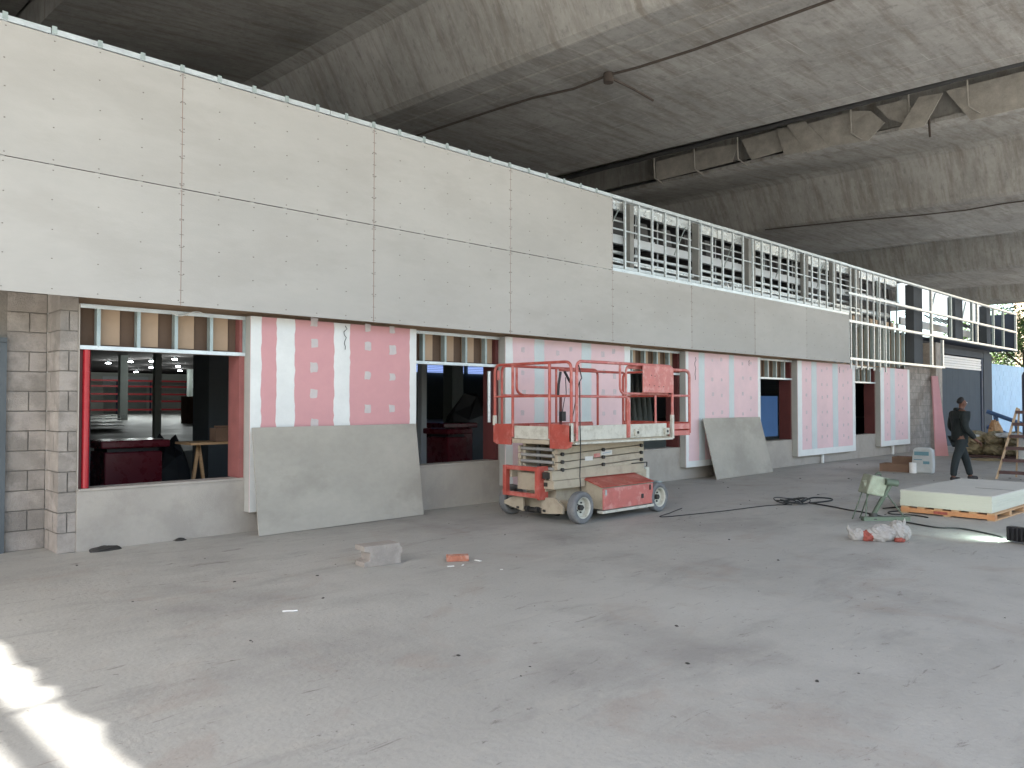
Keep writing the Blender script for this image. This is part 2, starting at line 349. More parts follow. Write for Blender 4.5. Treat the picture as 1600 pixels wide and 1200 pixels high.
# ragged left edge beam + drain pipe hanging under it
eb = MB(); y = Y0; pts = []
while y < Y1:
    pts.append((y, 7.80 + random.choice((-.03, -.02, 0, .02, .04)) + random.uniform(-.02, .02))); y += random.uniform(.08, .42)
vs = []; fs = []
for k, (yy, zz) in enumerate(pts):
    vs += [sk_(-6.40, yy, zz), sk_(-6.33, yy, zz), sk_(-6.33, yy, 8.7), sk_(-6.40, yy, 8.7)]
    if k: 
        p = 4*(k-1); fs += [(p, p+4, p+5, p+1), (p+1, p+5, p+6, p+2), (p+2, p+6, p+7, p+3), (p+3, p+7, p+4, p)]
eb.add(vs, fs); eb.build('edge_beam', M['web'], via)
pp = MB(); pp.tube([sk_(-6.47 + random.uniform(-.01,.01), yy, 7.62+random.uniform(-.015,.015)) for yy in [Y0 + .7*k for k in range(int((Y1-Y0)/.7)+1)]], .072, 8)
pp.build('drain_pipe', M['iron'], via)
for yy in (-1.2, 2.75, 6.6, 11.5):
    h = MB(); h.bar(sk_(-6.47, yy, 7.6), sk_(-6.40, yy+.05, 8.0), .05, .03); h.build('pipe_hanger', M['iron'], via)
cb = MB(); cb.tube([sk_(-6.7, 2.6 + .12*t, 7.2+.12*(t-3)**2*.3) for t in range(8)], .018, 6); cb.build('hanging_cable', M['cable'], via)

# torn strip of formwork hanging at the joint between two decks
JX = 19.05
def JP(y, z, dx=0): return (JX + dx - .044*(y-8), y, z)
edge = MB(); edge.add([JP(Y0,8.62,.45),JP(40,8.62,.45),JP(40,7.9,.45),JP(Y0,7.9,.45),JP(Y0,8.62,.55),JP(40,8.62,.55),JP(40,7.9,.55),JP(Y0,7.9,.55)],
    [(0,1,2,3),(7,6,5,4),(0,4,5,1),(3,2,6,7)]); edge.build('gap_shade_upstand', M['joist'], via)  # dark colour paints the shade in the gap behind the sheets
edge = MB(); edge.add([JP(Y0,7.86,.05),JP(40,7.86,.05),JP(40,7.94,.05),JP(Y0,7.94,.05),JP(Y0,7.9,.75),JP(40,7.9,.75),JP(40,7.98,.75),JP(Y0,7.98,.75)], [(0,1,2,3),(7,6,5,4),(0,4,5,1),(3,2,6,7)]); edge.build('edge_ledge', M['web'], via)
def sheet(poly, name='torn_sheet', m='torn', dx=0, lean=0):
    b = MB(); n = len(poly)
    vs = [JP(y, z, dx + lean*(8.6-z) + random.uniform(-.03,.03)) for y, z in poly]
    b.add(vs + [(x+.02, y, z) for x, y, z in vs], [tuple(range(n)), tuple(range(n, 2*n))[::-1]] + [(i, i+n, (i+1)%n+n, (i+1)%n) for i in range(n)])
    return b.build(name, M[m], via)
sheet([(13.3,8.5),(11.6,8.52),(10.75,8.45),(10.9,8.0),(11.5,7.97),(13.3,7.95)])
sheet([(10.6,8.5),(9.5,8.55),(9.45,7.95),(10.3,7.9)], dx=-.04, lean=-.1)
sheet([(9.6,8.55),(9.15,8.52),(8.7,7.75),(9.35,7.8)], dx=-.10, lean=-.15)
sheet([(9.3,8.55),(8.85,8.56),(8.2,7.75),(8.75,7.72)], dx=-.14, lean=-.1)
sheet([(9.0,8.5),(7.7,8.55),(7.3,8.45),(7.0,8.1),(7.35,7.75),(8.2,7.82),(8.9,7.9)], dx=-.02)
sheet([(7.15,8.5),(6.5,8.5),(6.3,8.1),(6.4,7.85),(6.9,8.15)], dx=-.06, lean=-.08)
sheet([(6.2,8.45),(5.7,8.4),(6.05,7.7),(6.6,7.75)], dx=-.12, lean=-.2)
sheet([(5.7,8.5),(3.9,8.5),(3.8,7.75),(5.2,7.7),(5.4,8.0)])
sheet([(3.8,8.5),(-2.5,8.5),(-2.5,7.75),(3.75,7.72)])
for yy in (13.3, 12.0, 10.7, 9.2, 7.75, 6.45, 5.25, 3.2):
    b = MB(); b.tube([JP(yy, 8.66, -.1), JP(yy-.02, 8.0, -.1), JP(yy-.25, 7.80, -.02)], .022, 6); b.build('hanger_strap', M['torn'], via)
b = MB(); b.tube([JP(6.02, 7.95, -.1), JP(6.0, 7.5, -.1)], .025, 6); b.build('hanging_rod', M['iron'], via)
b = MB(); b.tube([JP(y_, 8.64 + .01*math.sin(y_*3), -.16) for y_ in range(-3, 30)], .07, 8); b.build('edge_pipe', M['joist'], via)  # pipe coloured dark to draw the shaded slit along the joint

# conduit fixed under the first girder
con = thing('ceiling_conduit', 'thin dark conduit with round junction box under the nearest girder', 'conduit', (10.33, 8.26, 6.9))
b = MB(); b.tube([(x-10.33, y-8.26, z-6.9) for x, y, z in [(10.45,-6,6.82),(10.5,0,6.93),(10.48,4.6,6.98),(10.40,6.6,6.955),(10.36,7.7,6.99),(10.33,8.26,7.03),(10.27,9.0,6.99),(10.16,9.9,7.05),(10.1,11,7.08),(9.95,13.5,7.11)]], .022, 7); b.build('conduit_run', M['iron'], con)
b = MB(); b.cyl((0,0,.0), .085, .16, 'z', 14); b.build('junction_box', M['iron'], con)
b = MB(); b.tube([(0,0,.1),(.6,-.03,.07),(1.18,-.07,.0)], .022, 7); b.build('branch_conduit', M['iron'], con)
cr = thing('soffit_cable', 'dark cable running along the soffit of the second girder', 'cable')
b = MB(); b.tube([(23.55,12.4,7.11),(24.1,10,7.07),(24.55,8,7.0),(24.8,6.9,6.99),(24.9,6,7.03),(25.1,4,7.0),(25.4,0,6.97),(25.7,-5,6.9)], .02, 6); b.build('cable_run', M['iron'], cr)

# ---------------------------------------------------------------- facade: parapet frame and cement boards
FY = 8.26
pf = thing('parapet_cladding', 'long parapet of grey cement boards on a galvanised frame, bare towards the far end', 'cladding')
def boardmesh(w, h, seed):
    return MB().box(0, w, 0, .014, 0, h).mesh('fascia_board', M['board'])
bm = boardmesh(2.392, 1.221, 1)
X0 = 3.227
for k in range(-3, 7):
    x = X0 + 2.4*k
    if k < 3: place(bm, 'fascia_board', pf, (x+.004, FY + random.uniform(0, .004), 3.742), (random.uniform(-.002,.002), 0, random.uniform(-.001,.001)))
    place(bm, 'fascia_board', pf, (x+.004, FY + random.uniform(0, .004), 2.512), (random.uniform(-.002,.002), 0, random.uniform(-.001,.001)))
# dusty red backing seen in the vertical joints, with cross ticks
jm = MB().box(-.003, .003, .003, .012, 0, 1.22).mesh('joint_strip', M['redstain'])
for k in range(-2, 7):
    x = X0 + 2.4*k
    if k < 4: place(jm, 'joint_strip', pf, (x, FY, 3.742))
    place(jm, 'joint_strip', pf, (x, FY, 2.512))
sc = MB()
def screwdot(x, z, r=.006): sc.box(x-r, x+r, FY-.0025, FY+.004, z-r*.7, z+r*.7)
for k in range(-3, 7):
    x0 = X0 + 2.4*k
    for row in range(2):
        if row and k >= 3: continue
        zb = 2.512 + row*1.23
        for c in range(0, 7):
            for q in range(5 if c in (0,6) else 5):
                xx = x0 + {0:.022, 6:2.378}.get(c, .4*c) + random.uniform(-.006,.006)
                zz = zb + (.045, .34, .62, .90, 1.175)[q] + random.uniform(-.012,.012)
                screwdot(xx, zz)
        for q in range(9):
            zz = zb + .03 + q*.145 + random.uniform(-.015,.015)
            sc.box(x0-.020, x0+.024, FY-.0015, FY+.003, zz-.0022, zz+.0022)
so = sc.build('screw_heads', M['screw'], pf); so['kind'] = 'stuff'
tabm = MB().box(-.022, .022, .010, .016, 4.985, 5.055).mesh('stud_cap', M['galv_dull'])
for k in range(-6, 18): place(tabm, 'stud_cap', pf, (X0+.4*k, FY, random.uniform(-.004,.004)))
# studs (C channel)
def cstud(h, w=.036, d=.035):
    b = MB(); b.box(0, .002, 0, d, 0, h); b.box(.002, w, 0, .002, 0, h); b.box(.002, w, d-.002, d, 0, h); return b
studm = cstud(1.33).mesh('stud', M['galv'])
studl = cstud(2.60).mesh('long_stud', M['galv'])
for k in range(-6, 43):
    x = X0 + .4*k
    if x < 19.9: place(studm, 'stud', pf, (x-.02, FY+.03, 3.70), (0,0,0), (1,1,random.choice((1.0,1.004,1.008,1.012))))
for i, x in enumerate([20.22, 20.55, 20.9, 21.3, 21.72, 22.13, 22.54]):
    place(studl, 'stud', pf, (x-.02, FY+.03, 2.37 + (.0 if i < 5 else -.03)))
for x in (23.45, 24.98):
    place(cstud(2.43).mesh('stud', M['galv_dull']), 'stud', pf, (x, FY+.6, 2.62))
for x, z0, z1 in ((26.3, 2.62, 5.0), (27.3, 2.62, 3.5), (28.15, 3.58, 5.0), (30.4, 3.58, 5.0), (31.0, 3.58, 5.0), (33.0, 3.58, 5.0), (34.3, 3.58, 5.0), (36.1, 3.55, 5.06)):
    b = MB(); b.box(x-.05, x+.05, FY+.03, FY+.1, z0, z1); b.build('post', M['galv'] if x in (26.3, 27.3, 36.1, 31.0) else M['galv_dull'], pf)
def rail(x0, x1, z, h=.05, d=.09, m='galv', dy=.018, name='rail'):
    b = MB(); b.box(x0, x1, FY+dy, FY+dy+d, z-.0012, z+.0012); b.box(x0, x1, FY+dy-.0015, FY+dy, z-h, z+.001) ; b.box(x0, x1, FY+dy+d, FY+dy+d+.0015, z-h, z)
    return b.build(name, M[m], pf)
x = -4.0
while x < 36.0:   # top track in 3 m lengths
    e = min(x+3.0, 36.15); rail(x+.004, e-.004, 5.035 + random.uniform(-.003,.003), .055, name='top_track'); x = e
rail(-4, 20.05, 3.735, .02, .09, dy=.02, name='joint_glint_rail');  # bright rail stands in for hall light showing through the joint
rail(10.45, 20.05, 3.79, .055, .10, dy=.016, name='sill_rail')
rail(-4, 20.05, 2.56, .03, .12, dy=.022, name='bottom_track')
rail(20.05, 36.15, 4.33, .06, name='rail'); rail(20.05, 36.15, 3.62, .06); rail(20.1, 27.4, 2.66, .06)
b = MB(); b.box(36.1, 36.16, FY+.1, 9.9, 3.55, 5.05); b.build('end_panel', M['navy'], pf)
b = MB(); b.box(27.6, 36.08, FY+.13, 9.9, 3.60, 3.64); b.build('soffit_sheet', M['navy'], pf)

# ---------------------------------------------------------------- roof structure behind the open frame
rf = thing('roof_framing', 'grey steel columns, pale beams and dark joists behind the open stud frame', 'roof frame')
for x in (11.75, 14.05, 16.2, 18.95, 20.6, 22.0):
    w = .30 if x in (16.2, 22.0) else .12
    b = MB(); b.box(x-w/2, x+w/2, 8.85, 9.0, 3.6, 5.24); b.build('column', M['steelgrey'], rf)
for x, w in ((26.0, .75), (30.0, .8), (33.5,.5)):
    b = MB(); b.box(x-w/2, x+w/2, 8.6, 8.85, 2.68 if x < 27 else 3.66, 5.14); b.build('column', M['grend'], rf)
def beam(x0, x1, y0, y1, z0, z1, m, name='beam'):
    return MB().box(x0, x1, y0, y1, z0, z1).build(name, M[m], rf)
beam(9.0, 25.6, 9.02, 9.10, 4.46, 4.62, 'slat')
beam(9.0, 22.0, 9.05, 9.12, 4.28, 4.32, 'galv'); beam(9.0, 22.0, 8.72, 8.78, 3.92, 3.97, 'galv')
beam(9.0, 22.0, 9.5, 9.55, 4.42, 4.47, 'galv'); beam(9, 22, 8.95, 9.0, 4.08, 4.16, 'foil')
x = 9.0
while x < 25.0:   # crinkled foil band under the roof edge, in lengths
    L = random.uniform(1.1, 2.3); b = MB(); z0 = 5.06 + random.uniform(-.03,.03)
    b.box(x, min(x+L-.02, 25.4), 9.0+random.uniform(0,.05), 9.12, z0, 5.32+random.uniform(-.03,.0))
    b.build('foil_band', M['foil'], rf); x += L
for x0 in [9.2 + .8*k for k in range(21)]:
    b = MB(); b.prism([(9.16, 4.68), (9.2, 5.02), (15, 5.3), (15, 4.9)], x0, x0+.30, 'yz'); b.build('joist', M['joist'], rf)
    if x0 < 26: b = MB(); b.bar((x0+.45, 9.12, 4.67), (x0+.62, 11.0, 4.86), .02); b.build('brace', M['galv'], rf)
for x0 in (11.0, 13.2, 15.1, 17.4, 19.6):
    b = MB(); b.bar((x0, 8.9, 4.45), (x0+.55, 9.0, 5.1), .018); b.build('brace', M['galv_dull'], rf)
b = MB(); b.box(-6, 26.5, 9.14, 60, 5.34, 5.40); b.build('roof_sheet', M['joist'], rf)
for y_, z_ in ((8.75,4.62),(9.0,4.86),(8.7,4.05)):
    beam(9.5, 22.4, y_, y_+.02, z_, z_+.025, 'galv', 'furring_rail')
for k in range(16):
    b = MB(); b.box(10.8+.72*k, 10.82+.72*k, 9.13, 9.15, 3.9, 5.2); b.build('rear_stud', M['galv'], rf)
# bright pipes, ducts and rolled foil lying behind the frame
for i, (x0, x1, y, z, r) in enumerate(((10.2,14.6,8.75,3.86,.045),(10.3,18.5,9.3,4.22,.06),(15.3,19.9,8.8,3.98,.06),(18.0,25.4,9.3,4.2,.08))):
    b = MB(); b.tube([(x0,y,z),((x0+x1)/2,y+.02,z-.03),(x1,y,z)], r, 10); b.build('duct', M['galv'] if i % 2 else M['foil'], rf)
for k in range(3):
    b = MB(); xx = 14.7 + k*.22; b.tube([(xx,8.8,3.9),(xx+.1,8.85,4.05+.03*k),(xx+.22,8.85,3.97),(xx+.3,8.9,3.88)], [.03,.06,.05,.02], 8); b.build('foil_offcut', M['foil'], rf)
# boards and studs between the two rails past the last fascia board
for k in range(13):
    x = 20.1 + .40*k
    b = MB(); b.box(x, x+.2, 8.86, 8.88, 2.6, 3.9); b.build('back_board', M['brown'] if k % 3 else M['steelgrey'], rf)
    b = MB(); b.box(x+.22, x+.27, 8.72, 8.8, 2.55, 3.65); b.build('inner_stud', M['galv_dull'], rf)
beam(20.0, 26.5, 9.6, 9.7, 2.5, 5.3, 'joist', 'back_wall')
b = MB(); b.box(26.6, 36.0, 9.35, 9.42, 4.66, 5.45); b.build('sky_glow_panel', mat('daylight_glow', (.75,.8,.82), .5, .1, 1.5, emit=(.8,.92,1,.22)), rf)  # glowing panel standing in for bright sky behind the frame
b = MB(); b.box(26.5, 34.0, 9.3, 9.36, 4.02, 4.26); b.build('beam', M['slat'], rf)
for xx in (29.0, 31.6, 32.4, 34.9): b = MB(); b.bar((xx, 9.2, 4.6), (xx+.5, 9.2, 5.3), .04); b.build('brace', M['galv_dull'], rf)
for xx in [28.2 + .55*k for k in range(13)]:
    b = MB(); b.bar((xx, 8.8, 4.2), (xx+.5, 9.3, 4.5), .05, .03); b.build('brace', M['joist'], rf)

# ---------------------------------------------------------------- low wall, sills
WY = 8.708
lw = thing('low_wall', 'sand coloured plastered low wall running under all the windows', 'wall')
wins = [(2.40, 4.15), (6.53, 8.22), (11.31, 13.10), (16.00, 17.79), (21.07, 22.84)]
b = MB(); x = 2.39
for (a, c) in wins:
    b.box(x, a, WY, 8.95, 0, 2.5)
    b.box(a, c, WY, 8.95, 0, .60); x = c
b.box(x, 25.1, WY, 8.95, 0, 2.5); b.build('plaster_wall', M['plaster'], lw)
for (a, c) in wins:
    b = MB(); b.box(a+.003, c-.003, WY-.012, 8.952, .601, .628); b.build('sill', M['plaster'], lw, bevel=.006)
b = MB(); b.box(2.39, 27.4, 8.96, 9.02, 2.45, 3.6); b.build('upper_wall', M['brown'], lw)

# reveals in red primer at the right side of every window, top lintel frame with brown boards
def window_frame(i, a, c, label):
    w = thing('window_frame', label, 'window frame', (a, WY, .6), 0, 'window openings with steel stud lintels')
    L = c-a; m = 'salmon' if i == 0 else 'reddark'
    MB().box(L-.06, L-.002, .02, .30, .03, 1.9).build('jamb', M[m], w)
    if i == 0:
        MB().box(.005, .11, .05, .09, .03, 1.44).build('jamb', M['reddark'], w)
        MB().tube([(.075,.045,.03),(.075,.045,1.44)], .035, 16).build('post', M['red'], w)
    if i == 1:
        MB().tube([(L-.10,.12,.6),(L-.10,.12,1.38)], .03, 12).build('post', M['galv'], w)
    b = MB(); b.box(0, L-.002, -.006, .085, 1.44, 1.443); b.box(0, L-.002, -.008, -.006, 1.443, 1.48); b.box(0, L-.002, .085, .087, 1.443, 1.48); b.build('bottom_track', M['galv'], w)
    b = MB(); b.box(0, L-.002, -.006, .085, 1.899, 1.902); b.box(0, L-.002, -.008, -.006, 1.86, 1.899); b.build('top_track', M['galv'], w)
    me = cstud(.425, .035, .085).mesh('stud', M['galv_dull'])
    x = .155 if i == 0 else .22
    while x < L-.02:
        place(me, 'stud', w, (x, -.004, 1.4435)); x += .392
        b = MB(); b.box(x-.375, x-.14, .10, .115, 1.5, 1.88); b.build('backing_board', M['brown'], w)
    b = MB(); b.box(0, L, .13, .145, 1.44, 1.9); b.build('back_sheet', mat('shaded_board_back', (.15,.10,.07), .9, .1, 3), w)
    return w
wl = ['leftmost window opening with glossy red post, beside the block pilaster',
      'second window opening, between the leaning large board and the scissor lift',
      'window opening seen behind the scissor lift rails',
      'window opening with blue door visible inside, right of the smaller leaning board',
      'rightmost window opening, narrow and dark, between the two farthest pink panels']
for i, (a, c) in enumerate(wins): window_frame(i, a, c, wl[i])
# loose strip of wire at the first lintel and filler above it
wr = MB(); wr.tube([(3.27+.03*t, 8.64+.01*math.sin(t), 2.475-.03*math.sin(t*.5)) for t in range(13)], .006, 5)
tag(wr.build('wire', M['paper']), 'thin white wire drooping above the leftmost window', 'wire')

# ---------------------------------------------------------------- pink plasterboard bays
PY = 8.57
def wavy(x0, x1, z0, z1, y, amp=.008, step=.06):
    n = max(2, int((z1-z0)/step)); L = []; Rr = []
    for k in range(n+1):
        z = z0 + (z1-z0)*k/n; L.append((x0+random.uniform(-amp, amp), z)); Rr.append((x1+random.uniform(-amp, amp), z))
    vs = [(x, y, z) for x, z in L] + [(x, y, z) for x, z in Rr]; q = n+1
    vs += [(x, y+.004, z) for x, y, z in vs]
    fs = [(k, k+q, k+q+1, k+1) for k in range(n)]
    h = 2*q
    fs += [(k, k+1, k+1+h, k+h) for k in range(n)] + [(k+q, k+q+h, k+q+1+h, k+q+1) for k in range(n)] + [(0, h, h+q, q), (n, n+q, n+q+h, n+h)]
    b = MB(); b.add(vs, fs); return b
def bay(x0, x1, zb, tapes, patches, label, bottom=0, side='board_side'):
    v_ = x0 > 5
    t = thing('drywall_bay', label, 'wall panel', (x0, PY, zb), 0, 'pink plasterboard wall panels')
    H = 2.5-zb; L = x1-x0
    MB().box(0, L, .0, .013, 0, H).build('face_board', M['pink_lit' if v_ else 'pink'], t)
    MB().box(0.0, .012, .0135, .135, 0, H).build('side_board', M[side], t)
    MB().box(L-.012, L, .0135, .135, 0, H).build('side_board', M[side], t)
    MB().box(.0125, L-.0125, .03, .135, .0, .02).build('base_track', M['galv_dull'], t)
    for a, c in tapes:
        lo = a <= x0+.01; hi = c >= x1-.01
        b = wavy(a-x0, c-x0, 0, H, -.002)
        if lo: b.v = [(max(0, v[0]) if v[0] > .06 else -.0015, v[1], v[2]) for v in b.v]
        if hi: b.v = [(v[0] if v[0] < L-.06 else L+.0015, v[1], v[2]) for v in b.v]
        b.build('joint_tape', M['tape_grey' if v_ and not (lo or hi) else 'tape'], t)
    if bottom:
        b = MB(); b.box(-.001, L+.001, -.003, .0, -.002, bottom); b.build('joint_tape', M['tape'], t)
    for (px_, pz_, s) in patches:
        n = 11; poly = []
        for k in range(n):
            an = 2*math.pi*k/n; rx = s*.5*random.uniform(.8, 1.15); 
            poly.append((px_-x0 + rx*max(-.85, min(.85, 1.25*math.cos(an))), pz_-zb + s*.55*random.uniform(.85,1.1)*max(-.85, min(.85, 1.25*math.sin(an)))))
        MB().prism(poly, -.0025, .001, 'xz').build('filler_patch', M['patch_grey' if v_ else 'patch'], t)
    return t
P1p = [(4.97,2.49,.12),(4.975,2.23,.12),(4.97,1.93,.13),(4.97,1.61,.12),(4.98,1.25,.12),(5.75,2.47,.11),(5.75,2.23,.12),(5.745,1.85,.11),(5.755,1.42,.12),(6.13,2.47,.10),(6.14,2.20,.13),(6.135,1.84,.11),(6.13,1.42,.11)]
bay(4.15, 6.53, .24, [(4.15,4.28),(4.47,4.71),(5.25,5.48),(6.42,6.53)], P1p, 'deep pink striped panel with pale filler squares above the large leaning board')
def grid(cols, zs, s=.075): return [(c + random.uniform(-.02,.02), z + random.uniform(-.05,.05), s*random.uniform(.8,1.2)) for c in cols for z in zs]
ZS = [2.35, 2.0, 1.65, 1.3, .95, .62]
bay(8.22, 11.31, .24, [(8.22,8.37),(8.85,9.07),(9.98,10.23),(11.14,11.31)], grid([8.6,9.4,9.7,10.55,10.85], ZS, .09), 'pale pink panel with grey white joints directly behind the scissor lift')
bay(13.08, 16.01, .24, [(13.08,13.17),(13.54,13.75),(14.69,14.89),(15.9,16.01)], grid([14.05,14.4,15.25,15.6], ZS), 'pink panel half hidden by the smaller leaning board', bottom=.12)
bay(17.79, 21.10, .23, [(17.79,18.01),(18.52,18.8),(19.71,20.02),(20.93,21.10)], grid([18.25,19.1,19.4,20.35,20.65], ZS), 'fully visible pink panel over a short white pipe stub', bottom=.15)
bay(22.84, 25.09, .27, [(22.84,23.09),(23.56,23.91),(24.93,25.09)], grid([23.35,24.2,24.5], ZS), 'farthest pink panel, beside the brown block pier', bottom=.15)
# loose wires hanging on the pink panels
for x, z, ln, lab in ((5.40,2.47,.30,'curly black wire on the striped deep pink panel'),(13.4,2.4,.45,'thin dark wire hanging on the panel right of the lift'),(15.5,2.42,.12,'short wire hook at the top of the panel over the smaller board'),(20.1,2.42,.15,'short wire loop on the panel above the pipe stub')):
    b = MB(); b.tube([(x + .035*math.sin(t*1.9)*(1-t/9), PY-.012, z-ln*t/8) for t in range(9)], .004, 5); tag(b.build('loose_wire', M['cable']), lab, 'wire', 'loose wires on the pink panels')
b = MB(); b.tube([(19.25,8.64,0),(19.25,8.64,.26)], .035, 10); tag(b.build('pipe_stub', M['tape']), 'short white pipe stub under the fully visible pink panel', 'pipe')
b = MB(); b.tube([(23.9,8.64,0),(23.9,8.64,.28)], .035, 10); tag(b.build('pipe_stub', M['tape']), 'small white pipe stub under the farthest pink panel', 'pipe')

# ---------------------------------------------------------------- block pilasters
def blocks(parent, x0, x1, y, z0, z1, bw=.39, bh=.19, j=.012, depth=.06, off=0, axis='x', m='block', name='block'):
    me = {}
    row = 0; z = z0
    while z < z1-.02:
        h = min(bh, z1-z); x = x0 - (off + (bw+j)/2*(row % 2)) % (bw+j)
        while x < x1-.01:
            a = max(x, x0); c = min(x+bw, x1)
            if c-a > .02:
                key = (round(c-a, 3), round(h, 3))
                if key not in me:
                    b = MB(); b.box(0, c-a, 0, depth, 0, h) if axis == 'x' else b.box(0, depth, 0, c-a, 0, h)
                    me[key] = b.mesh(name, M[m])
                d = random.uniform(-.003, .003)
                place(me[key], name, parent, (a, y+d, z) if axis == 'x' else (y+d, a, z))
            x += bw+j
        z += bh+j; row += 1
bp = thing('block_pilaster', 'concrete block pilaster with grey door recess at the left edge', 'block wall')
MB().box(2.235, 2.385, 8.735, 9.2, 0, 3.1).build('mortar_core', M['mortar'], bp)
blocks(bp, 2.222, 2.388, 8.722, .004, 3.1, bw=.166, depth=.012)
blocks(bp, 8.74, 9.19, 2.222, .004, 3.1, axis='y', depth=.012, bw=.30)
MB().box(-4, 2.23, 9.215, 9.4, 0, 3.6).build('mortar_core', M['mortar'], bp)
blocks(bp, 1.87, 2.22, 9.2, .004, 3.1, depth=.012)
blocks(bp, -1.2, .85, 9.2, .004, 3.1, depth=.012)
dr = thing('metal_door', 'dark grey metal door with frame at the far left edge', 'door', (.87, 9.17, 0))
MB().box(.06, .92, .0, .04, .01, 2.03).build('leaf', M['darkpier'], dr)
MB().box(.93, .99, -.02, .04, 0, 2.10).build('door_frame', M['darkpier'], dr); MB().box(0, .05, -.02, .04, 0, 2.10).build('door_frame', M['galv_dull'], dr)
MB().box(.0, .99, -.021, .04, 2.105, 2.15).build('door_frame', M['darkpier'], dr)
MB().tube([(.86,-.05,1.02),(.78,-.05,1.02)], .012, 8).build('handle', M['galv'], dr)

bp2 = thing('block_pier', 'brown grey block pier at the far end of the pink panels', 'block wall')
MB().box(25.12, 27.38, 8.735, 9.0, 0, 2.62).build('mortar_core', M['mortar'], bp2)
blocks(bp2, 25.1, 27.4, 8.722, .004, 2.6, depth=.012)
MB().box(27.4, 28.0, 8.55, 9.0, 0, 3.45).build('corner_post', M['block'], bp2)
ls = thing('pink_offcut', 'narrow pink plasterboard offcut leaning on the far corner post', 'board')
b = MB(); b.prism([(24.0,0),(24.3,0),(27.35,2.4),(27.1,2.4)], 0, .0, 'xz')
ls_b = MB(); vs = [(24.05,7.52,0),(24.30,7.28,0),(27.42,8.50,2.36),(27.24,8.62,2.36)]; ls_b.add(vs+[(x+.02,y+.04,z) for x,y,z in vs], [(0,1,2,3),(7,6,5,4),(0,4,5,1),(1,5,6,2),(2,6,7,3),(3,7,4,0)]); ls_b.build('board_strip', M['pink'], ls)

# ---------------------------------------------------------------- shutter, blue wall
sh = thing('roller_shutter', 'tall dark grey roller shutter with pale slats along its top', 'shutter', (28.0, 9.0, 0))
for k in range(9): MB().box(.05+.655*k, .05+.655*k+.65, .03, .05, 0, 2.72).build('panel', M['shutter'], sh)
for k in range(5): MB().box(.05, 5.95, -.01+.012*(k%2), .03, 2.73+k*.088, 2.73+k*.088+.078).build('slat', M['slat'], sh)
MB().box(5.97, 6.12, -.02, .06, 0, 3.2).build('guide_rail', M['navy'], sh)
fr = thing('shutter_surround', 'grey rendered wall framing the roller shutter', 'wall', (28.0, 9.0, 0))
MB().box(6.13, 7.2, -.05, .2, 0, 3.42).build('side_wall', M['grend'], fr); MB().box(.02, 6.12, -.04, .2, 3.205, 3.42).build('head_wall', M['grend'], fr)
MB().box(-.0, 8, .22, .3, 0, 3.6).build('back_wall', M['grend'], fr)
bw = thing('blue_wall', 'pale blue block wall at the right, behind the blue steel frame', 'wall')
MB().box(35.22, 40.2, 9.0, 9.15, 0, 3.06).build('mortar_core', M['bluewall'], bw)
blocks(bw, 35.21, 40.2, 8.985, .004, 3.05, depth=.013, m='bluewall', j=.01)

# ---------------------------------------------------------------- hall interior
tag(MB().box(2.5, 34, 13.2, 62, .0, .70).build('hall_floor', M['hallfloor']), 'pale polished floor inside the hall', kind='structure')
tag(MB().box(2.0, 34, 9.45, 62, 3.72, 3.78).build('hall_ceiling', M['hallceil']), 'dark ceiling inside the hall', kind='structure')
hw = thing('hall_walls', 'pale inner walls at the back of the lit hall', 'wall')
MB().box(-8, 28, 62.02, 62.2, .7, 3.72).build('back_wall', M['hallwall'], hw)
MB().box(28.02, 28.2, 30.2, 62, .7, 3.72).build('side_wall', M['hallwall'], hw)
MB().box(20, 66, 30.0, 30.15, .7, 3.72).build('partition', mat('dim_partition', (.16,.19,.18), .8, .1, .6), hw)
MB().box(2.3, 2.49, 9.42, 62, .0, 3.72).build('side_wall', M['hallwall'], hw); MB().box(34, 34.2, 9.45, 30, 0, 3.72).build('side_wall', M['hallwall'], hw)
hd = thing('hall_shutter', 'white topped roller door at the back of the hall', 'shutter', (18.6, 61.9, .7))
MB().box(0, 3.2, 0, .08, 2.05, 2.75).build('shutter_box', M['slat'], hd); MB().box(.1, 3.1, .03, .06, 0, 2.04).build('shutter_leaf', M['hallcol'], hd)
for i, (x, y) in enumerate(((12.6,39.0),(21.0,52.0),(23.9,55.0),(15.2,30.0),(22.2,46.0))):
    c = MB().box(-.17, .17, -.17, .17, 0, 3.02).build('hall_column', M['hallcol'], None, (x, y, .7))
    tag(c, ['pale column in the middle distance of the hall','pale column near the racks, left','pale slim column near the back wall','hall column beside the carton','hall column at the right of the racks'][i], 'column', 'columns inside the hall')
c = MB().box(-.055, .055, -.055, .055, 0, 3.02).build('hall_post', M['hallcol'], None, (5.08, 14.0, .7)); tag(c, 'slim steel post in the centre of the leftmost window', 'post')
c = MB().box(-.33, .33, -.3, .3, 0, 3.71).build('hall_pier', M['darkpier'], None, (5.42, 12.2, .0)); tag(c, 'dark square pier behind the right side of the leftmost window', 'pier')
c = MB().box(-.1, .1, -.1, .1, 0, 3.71).build('hall_pier', M['darkpier'], None, (2.98, 10.8, .0)); tag(c, 'dark square pier behind the glossy red post', 'pier')
c = MB().box(-.06, .06, -.06, .06, 0, 3.71).build('hall_post', M['slat'], None, (8.98, 11.6, .0)); tag(c, 'pale thin post inside the second window', 'post')
c = MB().box(-.22, .22, -.22, .22, 0, 3.02).build('hall_pier', M['hallcol'], None, (15.6, 18.6, .7)); tag(c, 'grey pier inside the second window, right half', 'pier')
